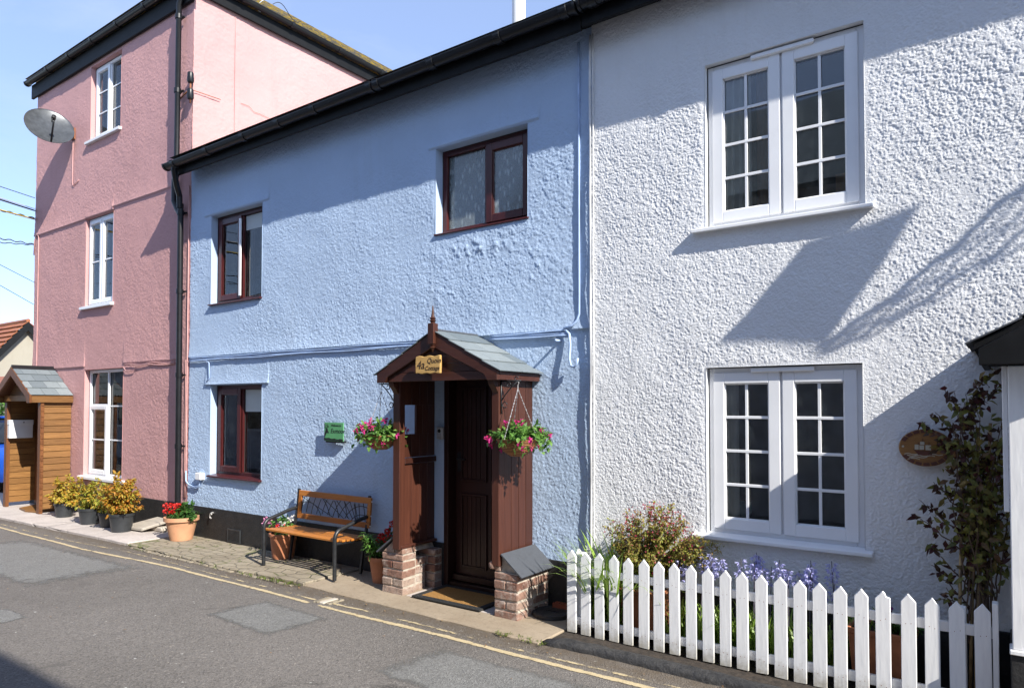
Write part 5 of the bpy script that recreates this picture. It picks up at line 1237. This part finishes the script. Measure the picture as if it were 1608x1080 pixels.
shrub(s, l, (-2.2, 4.74, .36), (-2.15, 4.74, .70), (.39, .17, .24), 110, 60, .027, .015, fill=.3, sr=.004)
shrub(s, l, (-2.15, 4.74, .5), (-2.04, 4.74, .86), (.20, .12, .15), 40, 46, .025, .014, fill=.35, sr=.003)
shrub(s, l, (-2.1, 4.74, .5), (-1.76, 4.72, .68), (.16, .12, .12), 34, 44, .025, .014, fill=.4, sr=.003)
s.build('branches', 'twig', t_); l.build('foliage', 'shrub_leaves', t_)
m = MB()
for i in range(620):
    d = rdir(.3); c = random.choice([((-2.12, 4.74, .70), (.36, .17, .24)), ((-2.15, 4.74, .68), (.38, .17, .24)), ((-2.08, 4.72, .80), (.27, .15, .2))])
    k = rnd(.8, 1.05); p = Vector(c[0]) + Vector((d.x * c[1][0], d.y * c[1][1], d.z * c[1][2])) * k; m.leaf(p, rdir(.3), rdir(), rnd(.012, .02), .012, .1)
for i in range(6):
    x0 = -2.04 + rnd(-.16, .12); zt = rnd(.92, 1.04)
    for k in range(9): m.leaf((x0 + rnd(-.02, .02), 4.73 + rnd(-.03, .03), zt - rnd(0, .12)), rdir(.4), rdir(), .018, .012, .1)
m.build('flowers', 'shrub_flowers', t_, kind='stuff')
t_ = thing('strap_leaf_plant', 'clump of arching bright green strap leaves at the fence left end', 'plant', (-2.48, 4.72, .05))
m = MB()
for i in range(210):
    a = rnd(0, 6.28); m.blade((-2.43 + rnd(-.13, .16), 4.64 + rnd(-.06, .12), .05), (.40 * math.cos(a), .28 * math.sin(a), 1), rnd(.72, .96), rnd(.016, .028), rnd(.4, 1.2), 8)
m.build('leaves', 'blade_leaves', t_)
# bluebells: every flowering stem is a plant of its own
BB = [(-1.746, .671), (-1.664, .70), (-1.588, .68), (-1.448, .688), (-1.41, .712), (-1.353, .69), (-1.317, .629), (-1.261, .693), (-1.23, .641), (-1.171, .649), (-1.10, .631), (-1.047, .684), (-.996, .718), (-.921, .575), (-.894, .722), (-1.904, .621), (-1.851, .587), (-1.685, .648), (-1.074, .625), (-1.335, .636), (-1.40, .66), (-1.02, .66)]
def bluebell_proto(z, bells, label):
    t_ = thing('bluebell', label, 'bluebell', (0, 0, 0), 'bluebells in flower behind the picket fence')
    s = MB(); s.tube([(0, 0, 0), (.004, 0, z * .5), (0, .004, z)], [.005, .004, .0025], 5); s.build('stem', 'purple_stem', t_)
    m = MB()
    for i in range(bells):
        k = i / bells; zz = z - .012 - .115 * k; a = i * 2.4 + rnd(-.3, .3); r_ = .012 + .020 * k
        c = Vector((r_ * math.cos(a), r_ * math.sin(a), zz)); dn = Vector((math.cos(a) * .7, math.sin(a) * .7, -.55)).normalized()
        for q in range(5):
            b = dn.orthogonal().normalized(); b.rotate(Matrix.Rotation(q * 1.256 + a, 3, dn)); m.leaf(c + b * .004, (dn + b * .35).normalized(), b, rnd(.024, .030), .012, -.35)
    m.build('flowers', 'bluebell_petals', t_)
    m = MB()
    for i in range(7): a = rnd(0, 6.28); m.blade((.02 * math.cos(a), .02 * math.sin(a), 0), (.28 * math.cos(a), .25 * math.sin(a), 1), rnd(.30, .50), rnd(.014, .022), rnd(.4, 1.0), 7)
    m.build('leaves', 'blade_leaves', t_); return t_
LB = 'slender bluebell spike standing among others behind the white fence'
protos = [bluebell_proto(.62, n, LB) for n in (8, 10, 13)]
uses = [0, 0, 0]
for i, (x, z) in enumerate(BB):
    k = i % 3; o = protos[k] if uses[k] == 0 else copy_tree(protos[k]); uses[k] += 1
    sc_ = (z - .045) / .62; o.location = (x, 4.71 + rnd(-.05, .08), .045); o.scale = (1, 1, sc_); o.rotation_euler = (rnd(-.05, .05), rnd(-.06, .06), rnd(0, 6.28))
t_ = MB()
for i in range(260):
    x = rnd(-2.0, -.85); a = rnd(0, 6.28); t_.blade((x, rnd(4.58, 4.86), .045), (.3 * math.cos(a), .25 * math.sin(a), 1), rnd(.25, .50), rnd(.013, .024), rnd(.4, 1.2), 7)
for i in range(60):
    x = rnd(-.85, -.45); a = rnd(0, 6.28); t_.blade((x, rnd(4.64, 4.82), .35), (.4 * math.cos(a), .35 * math.sin(a), 1), rnd(.10, .22), rnd(.010, .018), rnd(.4, 1.2), 6)
t_.build('bluebell_foliage', 'blade_leaves', kind='stuff')
t_ = thing('pansy', 'low purple flowers in the right-hand terracotta planter', 'flowers', (-.55, 4.72, .36))
for i in range(9): flower_head('violet_petals', t_, (-.56 + rnd(-.10, .12), 4.70 + rnd(-.07, .07), .44 + rnd(-.03, .05)), .018, 14, .026, .022)
s, l = MB(), MB(); shrub(s, l, (-.58, 4.72, .35), (-.56, 4.72, .40), (.18, .1, .05), 16, 10, .035, .022, fill=.3, sr=.002); l.build('foliage', 'dark_leaves', t_)
# climber on canes
t_ = thing('climbing_plant', 'dark reddish climber on bamboo canes beside the white porch', 'climber', (-.2, 4.75, .05))
for a, b in (((-.25, 4.66, .05), (-.215, 4.82, 1.42)), ((-.17, 4.68, .05), (-.13, 4.80, 1.30)), ((-.195, 4.70, .05), (-.165, 4.78, 1.05)), ((-.15, 4.72, .05), (-.08, 4.82, 1.6))):
    MB().tube([a, b], .009, 7).build('cane', 'bamboo', t_, smooth=True)
s, l, lr = MB(), MB(), MB()
def vine(pts, n, L, red=.25, spread=.05, q0=0.0):
    pts = [Vector(p) for p in pts]; cur = []
    for i in range(len(pts) - 1):
        for k in range(6): cur.append(pts[i].lerp(pts[i + 1], k / 6) + rdir() * .008)
    cur.append(pts[-1]); s.tube(cur, [.005 * (1 - .7 * i / len(cur)) for i in range(len(cur))], 5, False)
    for i in range(n):
        q = rnd(q0, 1); p = cur[int(q * (len(cur) - 1))] + rdir() * rnd(0, spread)
        (lr if random.random() < red + .5 * max(0, q - .75) else l).leaf(p, (rdir() + Vector((0, -.3, -.1))).normalized(), (rdir() * .8 + Vector((0, -.6, .5))), L * rnd(.6, 1.25), L * .48, rnd(.05, .3))
for i in range(27):
    x0 = rnd(-.25, -.06); x1 = rnd(-.26, .0); z1 = rnd(1.0, 1.82)
    vine([(x0, 4.72, .25 + rnd(0, .5)), ((x0 + x1) / 2 + rnd(-.06, .06), 4.76 + rnd(-.08, .06), z1 * .65), (x1, 4.78 + rnd(-.08, .08), z1)], 34, .060, .2, .085, .45)
for e in (((-.43, 4.80, 1.60), 20), ((-.35, 4.80, 1.66), 20), ((-.30, 4.80, 1.80), 16), ((-.44, 4.80, 1.14), 26), ((-.46, 4.80, 1.05), 22), ((-.40, 4.80, .88), 20), ((-.36, 4.78, 1.25), 26), ((-.05, 4.80, 1.90), 20), ((-.02, 4.8, 1.82), 22), ((-.38, 4.80, .76), 14), ((.0, 4.8, 1.5), 24), ((-.33, 4.8, 1.5), 26), ((.01, 4.8, 1.1), 20), ((-.12, 4.8, 1.84), 22)):
    p = Vector(e[0]); vine([(-.18, 4.74, p.z - .22), (p.x * .55 - .09, 4.76, p.z - .08), p], int(e[1] * 1.6), .056, .5, .03)
for e in ((-.33, 4.72, .62), (-.30, 4.70, .66), (-.36, 4.72, .58)): vine([(-.20, 4.72, .45), (-.26, 4.72, .58), e], 16, .05, .2, .03)
s.build('stem', 'twig', t_); l.build('foliage', 'climber_leaves', t_); lr.build('foliage', 'climber_red', t_)
# oval ship plaque
t_ = thing('oval_plaque', 'oval carved wooden plaque with a sailing ship, beside the climber', 'plaque', (-.405, 4.92, 1.445))
cx, cz, rx, rz2, yy = -.408, 1.445, .142, .113, YW - .055
m = MB(); m.prism([(cx + rx * math.cos(a), yy, cz + rz2 * math.sin(a)) for a in np.linspace(0, 2 * math.pi, 48, endpoint=False)], (0, .028, 0)); pb = m.build('board', 'oval_wood', t_, bevel=.006)
m = MB()
def band(a0, a1, k0=.80, k1=.97, n=10):
    A = np.linspace(R(a0), R(a1), n); m.prism([(cx + rx * k1 * math.cos(a), yy - .0005, cz + rz2 * k1 * math.sin(a)) for a in A] + [(cx + rx * k0 * math.cos(a), yy - .0005, cz + rz2 * k0 * math.sin(a)) for a in A[::-1]], (0, -.003, 0))
for a in range(28, 160, 19): band(a, a + 15)
m.build('carved_letters', 'carved_red', pb); m = MB()
for a in range(208, 335, 19): band(a, a + 15)
m.build('carved_letters', 'carved_red', pb)
m = MB(); m.prism([(cx + u, yy - .0005, cz + v) for u, v in ((-.065, -.008), (-.045, -.018), (.030, -.020), (.042, -.012), (.034, -.045), (-.036, -.045))], (0, -.004, 0)); m.tube([(cx - .012, yy - .002, cz - .02), (cx - .012, yy - .002, cz + .055)], .002, 4); m.tube([(cx + .020, yy - .002, cz - .02), (cx + .020, yy - .002, cz + .035)], .002, 4); m.tube([(cx - .035, yy - .002, cz - .02), (cx - .035, yy - .002, cz + .03)], .002, 4)
m.build('ship_hull', 'carved_red', pb)
m = MB()
for u0, u1, v0, v1 in ((-.055, -.034, -.012, .018), (-.030, -.006, -.012, .014), (-.026, -.004, .018, .036), (.002, .030, -.014, .016)): m.box(cx + u0, cx + u1, yy - .006, yy - .0008, cz + v0, cz + v1)
m.build('ship_sails', 'sail_grey', pb)
m = MB()
for k in range(4): m.tube([(cx - .11 + .02 * i, yy - .001, cz - .040 - .009 * k + .004 * math.sin(i * 1.9 + k)) for i in range(11 - 2 * k)], .003, 4)
m.lathe([(0, .004), (.007, .003), (.007, 0)], (cx - .118, yy, cz + .005), 10, (0, -1, 0)); m.build('waves', 'wave_pale', pb)
t_ = thing('hose_reel', 'coil of dark hose standing at the right end of the flower bed', 'hose', (-.10, 4.75, .05))
m = MB(); m.tube([(-.13 + .015 * i / 40, 4.78 + .11 * math.cos(i * .42), .24 + .12 * math.sin(i * .42)) for i in range(46)], .011, 6); m.build('coil', 'black_plastic', t_, smooth=True)

# ================================================================== WHITE PORCH
t_ = thing('white_porch', 'white painted porch with black roof edge on a black base, right', 'porch', (.7, 4.6, 0))
y0 = 4.27; yp = 4.40
for X0, X1 in ((.003, .115), (1.35, 1.47)):
    MB().box(X0, X1, yp, yp + .11, .455, 1.905).build('post', 'white_gloss', t_, bevel=.005)
    MB().box(X0 - .012, X1 + .012, yp - .012, yp + .12, .43, .4545).build('sill', 'white_gloss', t_, bevel=.004)
MB().box(-.022, .002, yp + .02, yp + .06, 1.15, 1.905).build('trim', 'white_gloss', t_, bevel=.003)
MB().box(-.006, .13, yp + .002, W - .04, .009, .4295).build('base', 'plinth_black', t_, bevel=.006); MB().box(1.34, 1.475, yp + .002, W - .04, .009, .4295).build('base', 'plinth_black', t_, bevel=.006)
MB().box(.03, .075, yp + .1105, W - .03, .455, 1.905).build('side_panel', 'white_gloss', t_, bevel=.003)
ax, el, er, ez_, rz_ = .74, -.135, 1.615, 2.015, 2.50
m = MB()
for ex_ in (el, er): m.prism([(ax, y0, rz_), (ex_, y0, ez_ + .0), (ex_, y0, ez_ - .03), (ax, y0, rz_ - .03)], (0, W - y0, 0))
rfo = m.build('roof', 'black_paint', t_)
m = MB()
for ex_ in (el, er):
    s_ = 1 if ex_ > ax else -1; slates(m, (ex_ + .02 * s_, y0 - .02, ez_ - .008), (ex_ + .02 * s_, W, ez_ - .008), (ax - ex_ - .02 * s_, 0, rz_ - ez_ + .01), 4, 2, th=.008)
m.build('roof_slates', 'dark_slate', rfo)
m = MB()
m.prism([(ax, y0 - .025, rz_ - .02), (el + .02, y0 - .025, ez_ - .025), (el + .02, y0 - .025, ez_ - .11), (ax * .4, y0 - .025, ez_ - .11), (ax, y0 - .025, ez_ + .10)], (0, .024, 0)); m.prism([(ax, y0 - .025, rz_ - .02), (er - .02, y0 - .025, ez_ - .025), (er - .02, y0 - .025, ez_ - .11), (ax + .45, y0 - .025, ez_ - .11), (ax, y0 - .025, ez_ + .10)], (0, .024, 0))
m.build('barge_board', 'black_paint', t_, bevel=.004)
m = MB(); m.box(el + .03, el + .06, y0, W - .03, ez_ - .11, ez_ - .032); m.box(el + .0605, er - .06, yp, yp + .11, 1.906, 1.98); m.build('eaves_board', 'black_paint', t_)
MB().box(.115, 1.35, W - .03, W - .022, .03, 1.95).build('door', 'white_gloss', t_)

# unseen blockers added off frame, outlined to throw the white wall's shadows
sh = Vector((-1.0, .29, -.78)); 
def back(x, z, t): return Vector((x, YW, z)) - sh * t
t_ = thing('wall_shadow_caster', 'unseen sheet and strands past the right edge, added to shadow the white wall', 'shadow_caster', tuple(back(-1, 2.5, 2.5)))
m = MB(); m.prism([back(x, z, 2.5) for x, z in ((-.44, 2.93), (-.64, 2.60), (-1.0, 2.09), (-1.30, 2.13), (-1.71, 2.14), (-1.50, 2.33), (-1.37, 2.484), (-1.135, 2.744), (-1.10, 2.79), (-.95, 2.82), (-.7, 2.85))], (0, .006, 0)); m.build('shadow_sheet', 'caster_sheet', t_)
m = MB()
for k in range(6):
    off = .125 - .05 * k
    pts = []
    for q in np.linspace(-.45, 1.0, 60):
        x = .10 - 1.10 * q; z = 2.80 - .74 * q; sp = off * (1.05 - .8 * max(q, 0)); w_ = .012 * math.sin(q * 19 + k * 1.9) + .010 * math.sin(q * 41 + k)
        pts.append(back(x - .55 * (sp + w_), z + .83 * (sp + w_) - .05 * math.sin(3.1 * q), 2.5))
    m.tube(pts, (.016, .007, .008, .006, .011, .007)[k], 6)
m.build('shadow_strand', 'cable_black', t_, smooth=True)

# ================================================================== FAR LEFT
t_ = thing('far_cottage', 'distant cream gabled cottage with orange tiled roof beyond the pink house', 'house', (-36, 12.2, 0))
xa, yc, hw, ze, zr = -34.5, 12.17, 2.4, 2.35, 5.15
m = MB(); m.add([(xa, yc - hw, 0), (xa, yc + hw, 0), (xa, yc + hw, ze), (xa, yc, zr), (xa, yc - hw, ze), (xa - 9, yc - hw, 0), (xa - 9, yc + hw, 0), (xa - 9, yc + hw, ze), (xa - 9, yc, zr), (xa - 9, yc - hw, ze)], [(0, 1, 2, 3, 4), (9, 8, 7, 6, 5), (0, 4, 9, 5), (1, 6, 7, 2)]); m.build('wall', 'cream_render', t_)
m = MB()
for s_ in (-1, 1): slates(m, (xa + .25, yc + s_ * (hw + .25), ze - .28), (xa - 9.2, yc + s_ * (hw + .25), ze - .28), (0, -s_ * (hw + .25), zr + .14 - ze + .28), 14, 30, gap=.02, th=.03, lift=.04)
rfo = m.build('roof', 'orange_tile', t_)
m = MB(); m.tube([(xa + .25, yc, zr + .20), (xa - 9.2, yc, zr + .20)], .09, 8); m.build('ridge', 'orange_tile', rfo)
m = MB()
for s_ in (-1, 1): m.prism([(xa + .22, yc, zr + .16), (xa + .22, yc + s_ * (hw + .28), ze - .27), (xa + .22, yc + s_ * (hw + .28), ze - .62), (xa + .22, yc, zr - .22)], (.04, 0, 0))
m.build('barge_board', 'black_paint', t_)
t_ = thing('low_outhouse', 'small outhouse with a low tiled roof behind the timber porch', 'outhouse', (-24, 8, 0))
MB().box(-27, -24, 7.2, 9.5, 0, 1.85).build('wall', 'cream_render', t_)
m = MB(); m.prism([(-23.8, 7.0, 1.85), (-23.8, 9.7, 1.85), (-23.8, 8.35, 2.6)], (-3.4, 0, 0)); m.build('roof', 'orange_tile', t_)
t_ = thing('garden_bush', 'green bush beyond the parked blue car', 'bush', (-22, 6.9, 0))
s, l = MB(), MB(); shrub(s, l, (-22, 6.95, .1), (-22, 6.95, 1.15), (1.1, .6, .9), 60, 36, .14, .08, fill=.3, sr=.02); s.build('branches', 'twig', t_); l.build('foliage', 'fresh_leaves', t_)
t_ = thing('board_fence', 'low wooden board fence behind the parked blue car', 'fence', (-20, 6.4, 0))
for i in range(16): MB().box(-21.6 + i * .2, -21.42 + i * .2, 6.40, 6.43, 0, 1.28).build('board', 'cedar', t_)
MB().box(-21.6, -18.4, 6.431, 6.47, 1.0, 1.08).build('rail', 'cedar_dark', t_)

# parked blue car, mostly hidden by the timber porch
t_ = thing('parked_car', 'small blue car parked beyond the timber porch, far left', 'car', (-17.2, 5.95, 0))
cx0, yn = -15.55, 5.14      # front bumper, near side
def body_ring(X, hw, zb, zt): return [(X, 5.95 - hw, zb), (X, 5.95 - hw - .02, (zb + zt) / 2), (X, 5.95 - hw + .03, zt), (X, 5.95 + hw - .03, zt), (X, 5.95 + hw + .02, (zb + zt) / 2), (X, 5.95 + hw, zb)]
st = [(0, .60, .30, .60), (-.12, .74, .22, .72), (-.5, .80, .20, .84), (-1.1, .81, .20, .93), (-2.2, .82, .20, .95), (-3.2, .81, .20, .95), (-3.6, .78, .22, .90), (-3.75, .68, .30, .70)]
m = MB(); rings = [body_ring(cx0 + a, b, c, d) for a, b, c, d in st]
for r_ in rings: m.v += r_
m.f += [(i * 6 + j, i * 6 + (j + 1) % 6, (i + 1) * 6 + (j + 1) % 6, (i + 1) * 6 + j) for i in range(len(st) - 1) for j in range(6)] + [tuple(range(6))[::-1], tuple(range(42, 48))]
body = m.build('body', 'car_blue', t_, smooth='auto', bevel=.02)
cab = [(-1.0, .74, .93, .95), (-1.65, .66, .93, 1.40), (-2.0, .64, .93, 1.46), (-2.9, .64, .93, 1.45), (-3.55, .70, .93, .95)]
m = MB()
for a, b, c, d in cab: m.v += [(cx0 + a, 5.95 - .76, c), (cx0 + a, 5.95 - b, d), (cx0 + a, 5.95 + b, d), (cx0 + a, 5.95 + .76, c)]
m.f += [(i * 4 + j, i * 4 + j + 1, (i + 1) * 4 + j + 1, (i + 1) * 4 + j) for i in range(4) for j in range(3)]
m.build('window', 'dark_window', t_, smooth='auto')
m = MB()
for s_ in (-1, 1):
    for a, b in (((-1.0, .745, .94), (-1.66, .665, 1.405)), ((-1.66, .665, 1.405), (-2.9, .645, 1.455)), ((-2.9, .645, 1.455), (-3.56, .71, .95)), ((-2.25, .655, 1.45), (-2.28, .76, .93))): m.tube([(cx0 + a[0], 5.95 + s_ * a[1], a[2]), (cx0 + b[0], 5.95 + s_ * b[1], b[2])], .035, 6)
m.box(cx0 - 2.95, cx0 - 1.68, 5.32, 6.58, 1.44, 1.475); m.build('roof', 'car_blue', t_, smooth='auto')
for X in (-.62, -3.05):
    for s_ in (-1, 1):
        c = (cx0 + X, 5.95 + s_ * .78, .30); ax_ = (0, s_, 0)
        m = MB(); m.lathe([(.17, .0), (.20, .055), (.28, .06), (.30, .03), (.30, -.12), (.17, -.12)], c, 28, ax_); wh = m.build('wheel', 'tyre', t_, smooth='auto')
        m = MB(); m.lathe([(.20, .05), (.185, .055), (.175, .03)], c, 28, ax_); m.lathe([(0, .05), (.04, .045), (.045, .02)], c, 12, ax_)
        for k in range(6):
            a = k * math.pi / 3; u = Vector((math.cos(a), 0, math.sin(a))); v = Vector((-math.sin(a), 0, math.cos(a))) * .022; C_ = Vector(c) + Vector((0, s_ * .035, 0))
            m.prism([C_ + u * .03 - v, C_ + u * .185 - v, C_ + u * .185 + v, C_ + u * .03 + v], (0, s_ * .012, 0))
        m.build('rim', 'alloy', wh); m = MB(); m.lathe([(0, -.02), (.185, -.02)], c, 24, ax_); m.build('hub_shadow', 'tyre', wh)
for s_ in (-1, 1):
    m = MB(); m.lathe([(0, .03), (.07, .02), (.085, -.02)], (cx0 - .10, 5.95 + s_ * .55, .62), 14, (1, 0, .3)); m.build('headlight', 'chain_metal', t_, smooth=True)

# ================================================================== the terrace across the street (behind the camera; seen in the window panes)
def across(name, label, xa, xb, mat, he, wins):
    t_ = thing(name, label, 'house', ((xa + xb) / 2, -3, 0)); m = MB(); m.box(xa, xb, -7, -1.05, 0, he); m.build('wall', mat, t_)
    m = MB(); m.prism([(xa, -.75, he - .02), (xa, -7.3, he - .02), (xa, -4.0, he + 2.6)], (xb - xa, 0, 0)); m.build('roof', 'slate', t_)
    for x0, z0 in wins:
        f = MB(); rect_frame(f, x0, x0 + 1.0, z0, z0 + 1.3, .07, -1.045, -1.0); w_ = f.build('window', 'upvc_white', t_); MB().box(x0 + .07, x0 + .93, -1.045, -1.03, z0 + .07, z0 + 1.23).build('pane', 'dark_window', w_)
across('terrace_house', 'tall pale brick house across the street behind the viewer on the right', 2.4, 8.0, 'grey_brick', 7.13, [(3, 1), (5.5, 1), (3, 4.4), (5.5, 4.4)])
across('terrace_house', 'low slate-roofed cottage across the street directly behind the viewer', -9, 2.398, 'grey_brick', 5.0, [(-8, 1), (-5, 1), (-1.5, 1), (.6, 1)])
across('terrace_house', 'rendered bungalow across the street further left behind the viewer', -26, -9.002, 'shade_render', 2.9, [(-24, 1), (-21, 1), (-17, 1), (-13, 1)])
